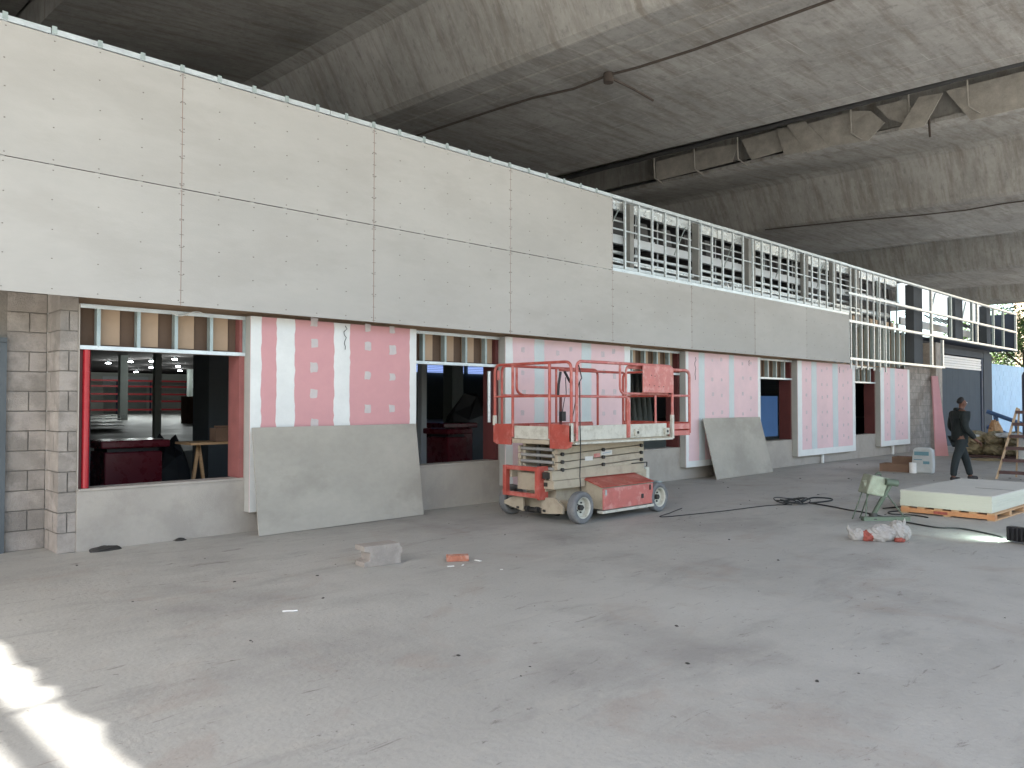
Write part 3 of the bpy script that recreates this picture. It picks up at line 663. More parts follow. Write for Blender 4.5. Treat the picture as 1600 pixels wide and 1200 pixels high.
# racks
def rack(x0, n, lab):
    t = thing('pallet_rack', lab, 'rack', (x0, 58.5, .7), 0, 'red and blue racks at the back of the hall')
    for k in range(n+1):
        for yy in (0, .9): MB().box(k*2.3-.05, k*2.3+.05, yy, yy+.08, 0, 2.45).build('upright', M['rackblue'], t)
    for k in range(n):
        for z in (.25, .85, 1.35, 1.9, 2.3): MB().box(k*2.3+.06, k*2.3+2.24, -.02, .04, z, z+.13).build('beam', M['rackred'], t)
    return t
rack(16.5, 2, 'red and dark blue rack at the left of the hall back wall'); rack(21.4, 2, 'red and dark blue rack at the right of the hall back wall')
MB_ = MB().box(0, 3.5, 0, .8, 0, 1.1); tag(MB_.build('dark_crate', M['rackblue'], None, (23.2, 57.2, .7)), 'dark blue crate stack in front of the right rack', 'crate')
t = thing('carton', 'brown cardboard carton standing beside the centre post in the hall', 'carton', (12.2, 30.5, .7)); MB().box(0, .75, 0, .6, 0, 1.05).build('carton_body', M['card'], t); MB().box(.02, .73, -.15, .0, 1.02, 1.05).build('flap', M['card'], t)
# high bay lamps
lamps = ((13.48,44.0),(13.88,41.9),(14.43,40.5),(14.59,38.0),(15.0,36.1),(16.5,50.6),(17.0,47.8),(17.5,45.1),(20.0,51.2),(18.7,55.3))
lamp_l = ['leftmost lit hall lamp of the upper row','second lit hall lamp from the left, upper row','middle lit hall lamp of the upper row, left of the centre post','fourth lit hall lamp, right of the centre post','rightmost lit hall lamp of the upper row',
  'leftmost lit hall lamp of the lower row','lit hall lamp of the lower row left of the centre post','upper one of the lit lamp pair right of the centre post','lower one of the lit lamp pair right of the centre post','lowest lit hall lamp, over the roller door']
for i, (x, y) in enumerate(lamps):
    t = thing('ceiling_lamp', 'lit', 'lamp', (x, y, 3.55), 0, 'lit lamps on the hall ceiling'); t['label'] = lamp_l[i]
    b = MB(); b.cyl((0,0,.05), .10, .12, 'z', 14, r2=.04); b.build('housing', M['galv_dull'], t)
    b = MB(); b.cyl((0,0,.0), .12, .04, 'z', 14); b.build('lens', M['lampglass'], t)
    li = bpy.data.lights.new('lamp_light', 'POINT'); li.energy = 13; li.shadow_soft_size = .15; li.color = (.93, 1, .97)
    lo = bpy.data.objects.new('lamp_light', li); lo.location = (0, 0, -.25); link(lo, t)
# louvred daylight windows in the partition
for i, (x0, w) in enumerate(((21.2,1.9),(23.5,2.3),(26.1,1.1),(27.5,1.5))):
    t = thing('louvre_window', ['leftmost','second','third','rightmost'][i] + ' of the bluish high louvre windows deep inside the hall', 'window', (x0, 29.9, 2.98), 0, 'high louvre windows inside the hall')
    MB().box(0, w, .03, .05, 0, .42).build('pane', M['dayglass'], t)
    for k in range(5): MB().box(0, w, -.02, .03, .04+k*.085, .055+k*.085).build('louvre', M['bluesteel'], t)
# furniture near the windows
def counter(x, y, w, lab):
    t = thing('checkout_counter', lab, 'counter', (x, y, .7), 0, 'red counters inside the hall')
    MB().box(0, w, 0, .5, 0, .22).build('body', M['counter'], t, bevel=.01); MB().box(-.1, w+.3, -.05, .55, .26, .36).build('top', M['counter'], t, bevel=.01); MB().box(.05, w-.05, .05, .45, .22, .26).build('neck', M['black'], t)
def big_counter(x, y, z0, w, h, lab):
    t = thing('checkout_counter', lab, 'counter', (x, y, z0), 0, 'red counters inside the hall')
    MB().box(0, w, 0, .6, 0, h).build('body', M['counter'], t, bevel=.02); MB().box(-.06, w+.08, -.06, .66, h+.05, h+.15).build('top', M['counter'], t, bevel=.02); MB().box(.04, w-.04, .04, .56, h, h+.05).build('neck', M['black'], t)
tag(MB().box(2.5, 27.3, 9.05, 13.19, .004, .012).build('black_floor_sheet', M['black']), 'black sheet over the floor just inside the windows', 'mat')  # flat black sheet covering the near floor
big_counter(3.28, 10.8, 0, .72, .86, 'low dark red counter seen through the leftmost window')
big_counter(9.02, 10.9, 0, .46, .88, 'shiny red counter seen through the second window, left part'); big_counter(9.75, 11.9, 0, .75, .95, 'second red counter behind the shiny one in the second window')
t = thing('work_table', 'trestle table with plank top inside the leftmost window', 'table', (3.95, 9.75, 0))
MB().box(0, .95, 0, .5, .97, 1.0).build('table_top', M['wood'], t)
for xx, d in ((.2,-.07),(.2,.07),(.75,-.07),(.75,.07)): b = MB(); b.bar((xx+d*2,.25,.0), (xx,.25,.97), .035); b.build('leg', M['wood'], t)
def clutter(x, y, z, sx, sy, sz, m, name, lab, cat):
    b = MB(); n = 9; rings = []
    for j in range(5):
        zz = sz*j/4; s = (1, 1.02, .9, .7, .3)[j]
        rings.append([(x+math.cos(6.283*k/n)*sx*s*random.uniform(.75,1.1), y+math.sin(6.283*k/n)*sy*s*random.uniform(.8,1.1), z+zz*random.uniform(.85,1.1)) for k in range(n)])
    vs = [p for r_ in rings for p in r_]; fs = [(i*n+k, i*n+(k+1)%n, (i+1)*n+(k+1)%n, (i+1)*n+k) for i in range(4) for k in range(n)] + [tuple(range(4*n, 5*n))]
    b.add(vs, fs); return tag(b.build(name, M[m]), lab, cat)
clutter(3.0, 11.9, 0, .55, .3, 1.12, 'black', 'tarp_heap', 'dark heap of sheeting behind the low red counter', 'heap')
clutter(4.6, 12.2, 0, .4, .3, .95, 'black', 'tarp_heap', 'dark low heap beside the centre post inside the hall', 'heap')
clutter(9.1, 12.6, 0, .6, .35, 1.3, 'black', 'tarp_heap', 'dark heap behind the second window, left', 'heap')
clutter(10.9, 12.4, 0, .9, .4, 1.6, 'black', 'tarp_heap', 'tall dark heap behind the second window, right', 'heap')
t = thing('box_pile', 'brown boxes on the trestle table inside the leftmost window', 'box', (4.3, 9.82, 1.003)); MB().box(0, .28, 0, .2, 0, .17).build('box_body', M['card'], t); MB().box(.05, .2, .02, .18, .175, .2).build('box_lid', M['card'], t)
t = thing('cardboard_box', 'small pinkish box at the right end of the trestle table', 'box', (4.62, 9.8, 1.003)); MB().box(0, .2, 0, .16, 0, .1).build('box_body', M['wood'], t); MB().box(.02,.18,.02,.14,.101,.11).build('box_lid', M['card'], t)
# metal sheets stack at left
t = thing('sheet_stack', 'shiny stack of metal sheets at the left of the hall floor', 'stack', (6.3, 25.5, .7))
for k in range(4): MB().box(random.uniform(-.1,.1), 2.1+random.uniform(-.3,.1), random.uniform(-.1,.1), 1.2, .1+k*.1, .12+k*.1).build('sheet', M['foil'], t)
# blue door, glow put into its colour, fourth window, dark frames in third/fifth
t = thing('blue_door', 'open blue door with painted glow inside the fourth window', 'door', (22.9, 12.5, .4)); MB().box(0, 1.6, 0, .05, .0, 1.32).build('leaf', mat('blue_door_glow', (.10,.22,.42), .6, .1, 2, emit=(.12,.25,.55,.07)), t); MB().box(-.12, -.01, -.02, .06, 0, 1.4).build('door_frame', M['black'], t)
t = thing('inner_partition', 'dark partition with rails inside the rightmost window', 'partition', (27.0, 11.6, 0)); MB().box(0, 4.2, .05, .1, 0, 2.9).build('panel', M['darkpier'], t); MB().box(1.5, 1.6, 0, .05, 0, 2.9).build('mullion', M['hallcol'], t); MB().box(0, 4.2, -.01, .04, .95, 1.02).build('transom', M['hallcol'], t)
t = thing('draped_sheet', 'grey plastic drape inside the window behind the lift', 'sheet', (15.3, 11.6, .7))
for k in range(4): b = MB(); b.tube([(k*.22, .0, 1.5),(k*.22+.1,.02,.8),(k*.2+.15,.0,.05)], [.05,.08,.12], 8); b.build('fold', M['hallcol'], t)

# ---------------------------------------------------------------- leaning boards
def lean_board(a, b_, h, depth, lab, m='board_loose'):
    a = Vector(a); b_ = Vector(b_); d = (b_-a); d.z = 0; nrm = Vector((-d.y, d.x, 0)).normalized()
    zt = math.sqrt(h*h-depth*depth); n = 12
    t = thing('leaning_board', lab, 'board', tuple(a), 0, 'cement boards leaning on the facade')
    top = nrm*depth + Vector((0,0,zt)); bb = MB(); vs = []
    nx = d.normalized(); face = nx.cross(top).normalized()
    for layer in (0, 1):
        for j in range(5):
            for i in range(n+1):
                v = d*(i/n) + top*(j/4) + face*(-.006+.014*layer) + face*(-.018*math.sin(math.pi*i/n)*math.sin(math.pi*j/4)); vs.append(v)
    q = (n+1)*5; fs = []
    for layer in (0, 1):
        for j in range(4):
            for i in range(n):
                p = layer*q + j*(n+1)+i; fs.append((p, p+1, p+n+2, p+n+1))
    ring = [i for i in range(n+1)] + [j*(n+1)+n for j in range(1, 5)] + [4*(n+1)+i for i in range(n-1, -1, -1)] + [j*(n+1) for j in range(3, 0, -1)]
    for k in range(len(ring)): a0, a1 = ring[k], ring[(k+1) % len(ring)]; fs.append((a0, a1, a1+q, a0+q))
    bb.add(vs, fs); bb.build('sheet', M[m], t); return t
lean_board((4.12,8.28,.006), (6.50,8.36,.006), 1.22, .17, 'large cement board leaning under the deep pink striped panel')
lean_board((13.50,8.16,.006), (15.88,8.22,.006), 1.22, .30, 'smaller looking cement board leaning right of the scissor lift')

# ---------------------------------------------------------------- scissor lift
lift = thing('scissor_lift', 'faded orange and tan scissor lift, lowered, with railed platform', 'scissor lift', (7.18, 6.33, 0))
def LB(x0, x1, y0, y1, z0, z1, m, name, bevel=.004, par=None): return MB().box(x0, x1, y0, y1, z0, z1).build(name, M[m], par or lift, bevel=bevel)
def wheel(x, y, side):
    w = bpy.data.objects.new('wheel', None); w.location = (x, y, .2); w.empty_display_size = .1; link(w, lift)
    # tyre: lathe about y axis
    prof = [(.135,0),(.185,0),(.197,.012),(.2,.03),(.2,.085),(.197,.103),(.185,.115),(.135,.115)]; n = 36; vs = []; fs = []
    for k in range(n):
        a = 2*math.pi*k/n; vs += [(r*math.cos(a), yy, r*math.sin(a)) for r, yy in prof]
    q = len(prof)
    for k in range(n):
        for j in range(q): fs.append((k*q+j, k*q+(j+1)%q, ((k+1)%n)*q+(j+1)%q, ((k+1)%n)*q+j))
    b = MB(); b.add(vs, fs, True); b.build('tyre', M['tyre'], w)
    prof = [(.134,.004),(.134,.111)] ; b = MB()
    vs = []; fs = []
    for k in range(n):
        a = 2*math.pi*k/n; vs += [(.1335*math.cos(a), .003, .1335*math.sin(a)), (.12*math.cos(a), .012, .12*math.sin(a)), (.115*math.cos(a), .07, .115*math.sin(a)), (0.0, .075, 0.0)]
    for k in range(n):
        for j in range(3): fs.append((k*4+j, k*4+j+1, ((k+1)%n)*4+j+1, ((k+1)%n)*4+j))
    b.add(vs, fs); ro = b.build('rim', M['cream'], w)
    b = MB(); b.cyl((0,.03,0), .035, .045, 'y', 14); hb = b.build('hub', M['dark'], w)
    for k in range(5):
        a = 2*math.pi*k/5; b = MB(); b.cyl((.062*math.cos(a), .055, .062*math.sin(a)), .011, .02, 'y', 8); b.build('wheel_nut', M['dark'], w)
    if side: w.rotation_euler = (0, 0, math.pi)
    else: w.rotation_euler = (0, random.random(), 0)
wheel(.24, .01, 0); wheel(1.85, .01, 0); wheel(.24, 1.34, 1); wheel(1.85, 1.34, 1)
# chassis
LB(.18, 2.0, .42, .95, .12, .40, 'tan', 'chassis'); LB(.20, .30, .13, 1.22, .14, .26, 'tan', 'axle_beam'); LB(1.8, 1.9, .13, 1.22, .14, .26, 'tan', 'axle_beam')
b = MB(); b.prism([(.16,.13),(.52,.10),(.52,.30),(.30,.32),(.16,.22)], .02, .05, 'yz'); b.build('steering_plate', M['tan'], lift)
b = MB(); b.prism([(.85,.10),(1.2,.17),(1.2,.21),(.98,.30),(.85,.30)], .02, .05, 'yz'); b.build('steering_plate', M['tan'], lift)
b = MB(); b.tube([(.1,.3,.12),(.1,1.05,.12)], .035, 10); b.build('steering_cylinder', M['dark'], lift)
for yy in (.45,.6,.78,.92): b = MB(); b.cyl((.05,yy,.14), .035, .05, 'y', 10); b.build('pipe_joint', M['dark'], lift)
# power box with sloping lid
b = MB(); b.prism([(.03,.14),(.42,.14),(.42,.52),(.03,.41)], .62, 1.68, 'yz'); b.build('side_box', M['tan'], lift)
LB(.625, 1.69, .012, .03, .135, .405, 'orange_lit', 'box_door')
b = MB(); b.prism([(.005,.422),(.43,.545),(.43,.555),(.005,.434)], .58, 1.70, 'yz'); b.build('box_lid', M['orange'], lift)
LB(.60, 1.70, .0, .10, .09, .125, 'cream', 'box_rail'); LB(.655,.685,.0,.011,.32,.39,'galv_dull','latch'); LB(1.60,1.63,.0,.011,.32,.39,'dark','latch'); LB(1.42,1.47,.004,.011,.22,.28,'dark','key_hole')
LB(.60, 1.7, .97, 1.3, .14, .42, 'tan', 'side_box')
# top channel of the chassis and rails
LB(-.02, 1.88, .30, .36, .53, .64, 'tan', 'base_rail'); LB(-.02, 1.88, .30, .44, .635, .645, 'tan', 'rail_flange', 0); LB(-.02, 1.88, 1.02, 1.08, .53, .64, 'tan', 'base_rail')
LB(-.05, -.022, .34, .44, .55, .63, 'dark', 'channel_mouth', 0); LB(.0, .6, .29, .5, .42, .525, 'tan', 'chassis_bracket'); LB(-.005, 0, .40, .47, .45, .50, 'dark', 'slot', 0)
LB(1.5, 1.98, .33, .95, .40, .56, 'tan', 'chassis_bracket'); LB(1.98, 2.09, .36, .50, .40, .58, 'cream', 'bumper_block'); LB(1.7, 2.25, .25, .5, .36, .375, 'galv_dull', 'step_plate'); 
b = MB(); b.tube([(1.60,.30,.66),(1.95,.30,.66),(1.97,.32,.60)], .008, 6); b.build('grab_bar', M['dark'], lift)
LB(.02, .2, .45, .95, .38, .6, 'tan', 'end_plate')
# orange guard frame at the left end
b = MB(); 
for a, c in (((-.06,.50,.30),(-.06,.50,.69)), ((-.06,1.08,.30),(-.06,1.08,.69))): b.bar(a, c, .06, .075, up=(1,0,0))
b.box(-.09, -.03, .53, 1.05, .30, .355); b.box(-.09, -.03, .53, 1.05, .635, .69); b.build('guard_frame', M['orange'], lift, bevel=.006)
b = MB(); b.box(-.085, .08, .46, .50, .28, .70); b.build('guard_side', M['orange'], lift, bevel=.004)
# scissor arms
for k in range(4):
    z = .60 + k*.098
    for y in (.34, 1.0):
        b = MB(); b.bar((.10, y, z), (1.90, y, z+.065), .05, .088); b.build('scissor_arm', M['tan'], lift, bevel=.006)
        b = MB(); b.bar((.12, y+(.07 if y < .5 else -.07), z+.065), (1.88, y+(.07 if y < .5 else -.07), z), .05, .085); b.build('scissor_arm', M['tan'], lift, bevel=.006)
    if k < 3:
        for xx in (.17, .98, 1.82):
            b = MB(); b.cyl((xx, .285, z+.05+xx*.03), .024, .03, 'y', 12); b.build('pivot_pin', M['dark'], lift)
for k in range(4):
    z = .66 + k*.082; b = MB(); b.tube([(.11,.4,z),(.11,.96,z)], .022, 8); b.build('cross_tube', M['steelgrey'], lift)
b = MB(); b.tube([(.14,.68,.6),(.13,.68,.95)], .03, 8); b.build('lift_cylinder', M['dark'], lift)
LB(.95, 1.18, .312, .3145, .80, .865, 'sticker', 'sticker', 0); b = MB(); b.bar((.98,.3113,.825),(1.15,.3113,.838),.001,.006); b.build('sticker_print', M['blueprint'], lift)
LB(.62, .78, .313, .3145, .745, .80, 'sticker', 'sticker', 0); LB(.80, .93, .313, .3145, .78, .83, 'orange_lit', 'sticker', 0)
# platform
LB(0.0, 2.14, .02, 1.35, .985, 1.03, 'tan', 'platform_deck'); LB(0.06, 2.14, -.015, .018, .985, 1.012, 'cream', 'deck_lip')
LB(.09, 2.0, .0, .016, 1.035, 1.215, 'cream', 'toe_board'); LB(.09, 2.0, 1.335, 1.35, 1.035, 1.215, 'orange', 'toe_board'); LB(-.012, .0, .36, 1.02, .975, 1.03, 'tan', 'end_lip')
LB(.0, .01, .365, .99, 1.035, 1.20, 'cream', 'end_toe_board')
b = MB(); b.prism([(-.01,.96),(-.01,1.22),(.34,1.24),(.34,.93),(.07,.93)], -.02, .0, 'yz'); b.build('corner_plate', M['orange'], lift)
b = MB(); b.prism([(1.37,.98),(1.37,1.22),(1.03,1.22),(1.03,.95),(1.30,.95)], -.02, .0, 'yz'); b.build('corner_plate', M['orange'], lift)
def railp(pts, name='rail', r=.019, m='orange', rad=.10): b = MB(); b.tube(fillet(pts, rad), r, 10); return b.build(name, M[m], lift)
railp([(.0,1.36,1.0),(.0,1.36,2.0),(.0,.0,2.0),(.0,.0,1.0)], 'end_hoop')
for y in (1.02, .36): railp([(.0,y,1.05),(.0,y,1.99)], 'rail_post')
railp([(.0,1.36,1.58),(.0,.0,1.58)], 'mid_rail', .014)
LB(-.025,.02,1.34,1.38,1.2,1.33,'cream','post_socket'); LB(-.02,.02,-.02,.02,1.02,1.25,'cream','post_socket')
b = MB(); b.bar((.01,1.30,1.80),(.01,1.30,1.93),.03,.02); b.build('gate_latch', M['orange_lit'], lift)
# near side hoops
railp([(.10,.0,1.03),(.10,.0,2.01),(2.14,.0,2.01),(2.14,.0,1.03)], 'side_hoop', .02, 'orange_lit')
railp([(.10,.0,1.575),(1.15,.0,1.575),(1.15,.0,1.05)], 'mid_rail', .016, 'orange_lit'); LB(1.09,1.16,-.012,.01,1.04,1.57,'orange','rail_post')
railp([(1.02,.05,2.0),(1.02,.05,1.62),(2.10,.05,1.62)], 'mid_rail', .017, 'orange_lit')
railp([(1.16,.06,1.1),(1.16,.06,1.99),(1.6,.06,1.99)], 'inner_hoop', .017, 'orange_lit')
railp([(1.78,.03,1.06),(1.78,.03,1.60)], 'rail_post', .016, 'orange_lit'); LB(2.11,2.16,-.02,.02,1.0,1.33,'cream','post_socket')
# sliding extension
railp([(1.2,.07,1.97),(2.68,.07,1.97),(2.68,.07,1.06)], 'extension_hoop', .02, 'orange_lit'); railp([(2.14,.07,1.60),(2.68,.07,1.60)], 'mid_rail', .017, 'orange_lit')
LB(2.15, 2.68, .06, .075, 1.12, 1.20, 'orange_lit', 'extension_toe_board'); LB(2.15, 2.68, .06, .075, 1.03, 1.10, 'orange_lit', 'extension_toe_board')
LB(1.2, 2.68, .08, 1.27, 1.035, 1.05, 'tan', 'extension_deck'); railp([(2.68,.07,1.06),(2.68,.07,1.97),(2.68,1.28,1.97),(2.68,1.28,1.06)], 'extension_hoop', .02); railp([(2.68,.07,1.60),(2.68,1.28,1.60)], 'mid_rail', .017); railp([(2.68,.67,1.2),(2.68,.67,1.97)], 'rail_post', .017)
LB(2.67, 2.685, .09, 1.26, 1.06, 1.22, 'orange', 'extension_toe_board')
railp([(1.2,1.28,1.97),(2.68,1.28,1.97)], 'extension_rail', .019)
b = MB(); b.prism([(1.41,1.635),(1.41,2.0),(2.10,2.0),(2.125,1.96),(2.125,1.68),(2.10,1.635)], -.035, -.022, 'xz'); b.build('metal_panel', M['orange_lit'], lift, bevel=.004)
for xx, zz in ((1.60,1.87),(1.68,1.86),(1.55,1.74),(1.66,1.73),(1.77,1.72),(1.88,1.72)): b = MB(); b.cyl((xx,-.04,zz), .007, .006, 'y', 8); b.build('rivet', M['dark'], lift)
for xx in (1.30, 1.98): LB(xx-.05,xx+.05,-.03,-.001,1.06,1.15,'cream','roller_bracket'); b = MB(); b.cyl((xx,-.036,1.105), .02, .008, 'y', 10); b.build('roller', M['dark'], lift)
# far side rails
railp([(.12,1.35,1.03),(.12,1.35,2.0),(2.14,1.35,2.0),(2.14,1.35,1.03)], 'side_hoop', .019)
railp([(.12,1.35,1.6),(2.14,1.35,1.6)], 'mid_rail', .016, 'orange_lit'); railp([(.35,1.30,1.98),(.35,1.30,1.66),(.45,1.30,1.6),(1.2,1.30,1.6)], 'inner_hoop', .018); railp([(1.18,1.33,1.05),(1.18,1.33,2.0)], 'rail_post', .017)
# inner toe board (pink red, tilted)
b = MB(); b.prism([(.55,1.05),(1.9,1.05),(1.9,1.2),(.55,1.2)], 1.24, 1.255, 'xz'); b.build('inner_toe_board', M['orange_lit'], lift)
# controls
b = MB(); b.tube([(.75,.9,1.6),(.76,.9,1.75),(.80,.9,1.92)], .018, 8); b.build('control_lever', M['black'], lift); b = MB(); b.tube([(.80,.9,1.1),(.80,.9,1.6)], .02, 8); b.build('lever_post', M['reddark'], lift)
LB(.72,.80,.80,.86,1.25,1.38,'black','control_box'); b = MB(); b.tube([(.76,.83,1.38),(.80,.83,1.55),(.86,.85,1.62),(.90,.9,1.85)], .006, 6); b.build('control_cable', M['black'], lift)
b = MB(); b.bar((.88,.9,1.93),(1.0,.9,1.78),.03,.02); b.build('clamp', M['black'], lift)
b = MB(); b.tube([(.1,-.03,1.96),(.13,-.04,1.85),(.16,-.03,1.80),(.11,-.04,1.76),(.12,-.035,1.2),(.13,-.035,.95),(.12,-.03,.6),(.14,-.03,.42)], .007, 6); b.build('hanging_cord', M['cable'], lift)
b = MB(); b.tube([(.11,-.03,1.75),(.16,.1,1.4),(.30,.3,1.1)], .005, 6); b.build('hanging_cord', M['cable'], lift)

# ---------------------------------------------------------------- loose things on the floor
hb = thing('hollow_block', 'grey hollow concrete block lying left of the brick', 'concrete block', (4.03, 6.05, 0), math.atan2(-.05, .40))
def hollow():
    b = MB(); L, Wd, Hh = .39, .19, .19; t_ = .035
    b.box(0, L, 0, t_, 0, Hh); b.box(0, L, Wd-t_, Wd, 0, Hh); b.box(.05, .05+t_, t_, Wd-t_, 0, Hh); b.box(.18, .18+t_, t_, Wd-t_, 0, Hh); b.box(.31, .31+t_, t_, Wd-t_, 0, Hh); return b
b = MB(); b.prism([(.0,0),(.375,0),(.375,.09),(.39,.10),(.39,.15),(.365,.17),(.365,.19),(.0,.19),(.0,.145),(.06,.13),(.06,.06),(.0,.045)], 0, .19, 'xz'); b.build('block_body', M['block'], hb, bevel=.004)
br = thing('brick', 'single red clay brick lying right of the hollow block', 'brick', (4.74, 5.74, 0), -.62)
b = MB(); b.box(0, .21, 0, .10, 0, .055); b.build('brick_body', M['brick'], br, bevel=.006)
for i, (x, y, s) in enumerate(((4.99,5.58,.04),(4.87,5.13,.012),(4.64,5.56,.03),(4.75,5.52,.02))):
    b = MB(); b.box(-s, s, -s*.3, s*.3, .001, .006); o_ = b.build('plaster_crumb', M['paper'], None, (x, y, 0)); o_.rotation_euler.z = random.random()*3; tag(o_, ['long white plaster crumb touching the right end of the red brick','small white plaster crumb nearest the camera below the brick','white plaster crumb under the left end of the brick','white plaster crumb under the middle of the brick'][i], 'crumb', 'plaster crumbs by the brick')
b = MB(); b.tube([(2.77,5.19,.006),(2.79,5.17,.009),(2.83,5.15,.006),(2.86,5.14,.006)], .006, 6); tag(b.build('paper_scrap', M['paper']), 'small curled white strip alone on the near floor', 'scrap')
# dark pebbles and debris
db = MB()
for k in range(170):
    a = random.uniform(1.5, 20); yv = random.uniform(-1.5, 8.2)
    if a*.23 > yv + 3: pass
    s = random.choice((.004,.005,.006,.008,.012))*(1 + a*.05); h = s*.4; an = random.random()*3
    c_, s_ = math.cos(an), math.sin(an); vs = []
    for zz, q in ((0, 1), (h, .6)):
        for dx, dy in ((-1,-.6),(1,-.7),(1.1,.5),(-.8,.7)): vs.append((a + (dx*c_-dy*s_)*s*q, yv + (dx*s_+dy*c_)*s*q, zz+.001))
    db.add(vs, [(0,1,5,4),(1,2,6,5),(2,3,7,6),(3,0,4,7),(4,5,6,7)])
tag(db.build('floor_debris', M['dark']), 'scattered dark crumbs on the concrete ground', kind='stuff')
clutter(2.62, 8.60, 0, .16, .06, .05, 'dark', 'dirt_clump', 'dark clump of dirt at the foot of the low wall', 'dirt')
clutter(3.4, 8.66, 0, .07, .04, .03, 'dark', 'dirt_clump', 'tiny dirt clump at the middle of the low wall under the leftmost window', 'dirt')

# board stack on pallet
st = thing('board_stack', 'thick stack of pale green white boards on a pallet', 'board stack', (11.33, 2.9, .095), -.03)
for k in range(17): MB().box(random.uniform(-.006,.006), 2.4+random.uniform(-.006,.006), random.uniform(-.005,.005), 1.12+random.uniform(-.005,.005), k*.0125, k*.0125+.0118).build('board', M['sheetedge'] if k < 16 else M['sheetstack'], st)
MB().box(1.0,1.02,.02,.5,.2135,.2145).build('scratch', M['dark'], st)
pl = thing('pallet', 'orange brown wooden pallet under the board stack', 'pallet', (11.30, 2.86, 0), -.03)
for xx in (.0, .6, 1.2, 1.8, 2.4): MB().box(xx, xx+.09, 0, 1.14, .018, .074).build('stringer', M['wood_or'] if xx == 0 else M['wood'], pl)
for yy in [.0 + .21*k for k in range(6)]: MB().box(0, 2.49, yy, yy+.09, .075, .092).build('deck_plank', M['wood'], pl)
for yy in (.0, .52, 1.05): MB().box(0, 2.49, yy, yy+.09, .0, .017).build('bottom_plank', M['wood'], pl)
MB().box(-.012, -.001, 0, 1.14, .018, .074).build('end_plank', M['wood_or'], pl); MB().box(-.016,-.0125,.55,.72,.025,.06).build('paint_mark', M['rubble'], pl)

# tub machine
cm = thing('tilted_tub_machine', 'small grey green tub machine on thin legs and slanted post', 'machine', (10.42, 3.95, 0), -.75)
b = MB(); Mt = Matrix.Translation((-.05,.0,.44)) @ Matrix.Rotation(.16, 4, 'Y')
b.prism([(-.15,-.12),(.12,-.13),(.15,.12),(-.11,.13)], -.13, .13, 'xz', Mt); b.build('tub', M['green'], cm, bevel=.02)
b = MB(); b.tube([(-.14,0,.45),(-.21,0,.45)], [.07,.05], 12); b.build('tub_cap', M['green'], cm)
b = MB(); b.tube([(-.10,-.05,.06),(.10,-.15,.50)], .028, 8); b.build('slanted_post', M['greendk'], cm)
b = MB(); b.tube([(.02,-.15,.50),(.17,-.15,.48)], .045, 10); b.build('motor', M['greendk'], cm)
for a, c in (((-.2,.02,.36),(-.32,.05,0)),((-.1,.05,.34),(-.18,.14,0)),((.12,.02,.32),(.34,.0,.02)),((-.16,-.03,.35),(-.22,-.1,0))):
    b = MB(); b.tube([a, c], .009, 6); b.build('leg', M['greendk'], cm)
MB().box(-.25, .35, -.12, -.04, 0, .05).build('base_foot', M['greendk'], cm); b = MB(); b.tube([(-.1,-.08,.0),(-.1,-.05,.08)], .05, 10); b.build('foot_joint', M['dark'], cm)
b = MB(); b.tube([(-.04,0,.57),(.0,0,.60),(.04,0,.57)], .015, 6); b.build('handle', M['greendk'], cm)

# plastic sack of rubble
sk1 = thing('rubble_sack', 'crumpled white sack spilling red rubble on the floor', 'sack', (8.85, 3.33, 0), -.78)
def blob(x, y, z, sx, sy, sz, m, name, par, seed):
    rnd = random.Random(seed); b = MB(); n, mm = 30, 18; vs = []; ph = [rnd.uniform(0, 6.28) for _ in range(6)]
    for j in range(mm+1):
        t = math.pi*j/mm
        for i in range(n):
            a = 2*math.pi*i/n; r = 1 + .10*math.sin(3*a+ph[0]+t*3) + .09*abs(math.sin(4*a+ph[1]-4*t)) + .07*abs(math.sin(7*a+ph[2]+5*t)) + rnd.uniform(-.045,.045)
            vs.append((x+sx*r*math.sin(t)*math.cos(a), y+sy*r*math.sin(t)*math.sin(a), max(.002, z+sz*r*math.cos(t))))
    fs = [(j*n+i, j*n+(i+1)%n, (j+1)*n+(i+1)%n, (j+1)*n+i) for j in range(mm) for i in range(n)]
    b.add(vs, fs, False); return b.build(name, M[m], par)
blob(.0,0,.07,.15,.11,.09,'sackwhite','sack_body',sk1,1); blob(.17,.0,.10,.09,.09,.10,'sackwhite','sack_body',sk1,2); blob(-.25,.02,.05,.08,.06,.07,'sackwhite','sack_neck',sk1,3)
blob(-.15,-.01,.05,.07,.06,.06,'rubble','rubble',sk1,4); blob(.16,-.07,.02,.05,.05,.03,'rubble','rubble',sk1,5); blob(.26,.0,.08,.05,.05,.08,'sackwhite','sack_corner',sk1,6)
b = MB(); b.tube([(-.30,.02,.07),(-.34,.05,.13),(-.33,.06,.17)], [.035,.02,.004], 6); b.build('sack_tip', M['sackwhite'], sk1)
b = MB(); b.tube([(.22,0,.15),(.25,0,.20),(.26,.01,.24)], [.03,.018,.004], 6); b.build('sack_tip', M['sackwhite'], sk1)

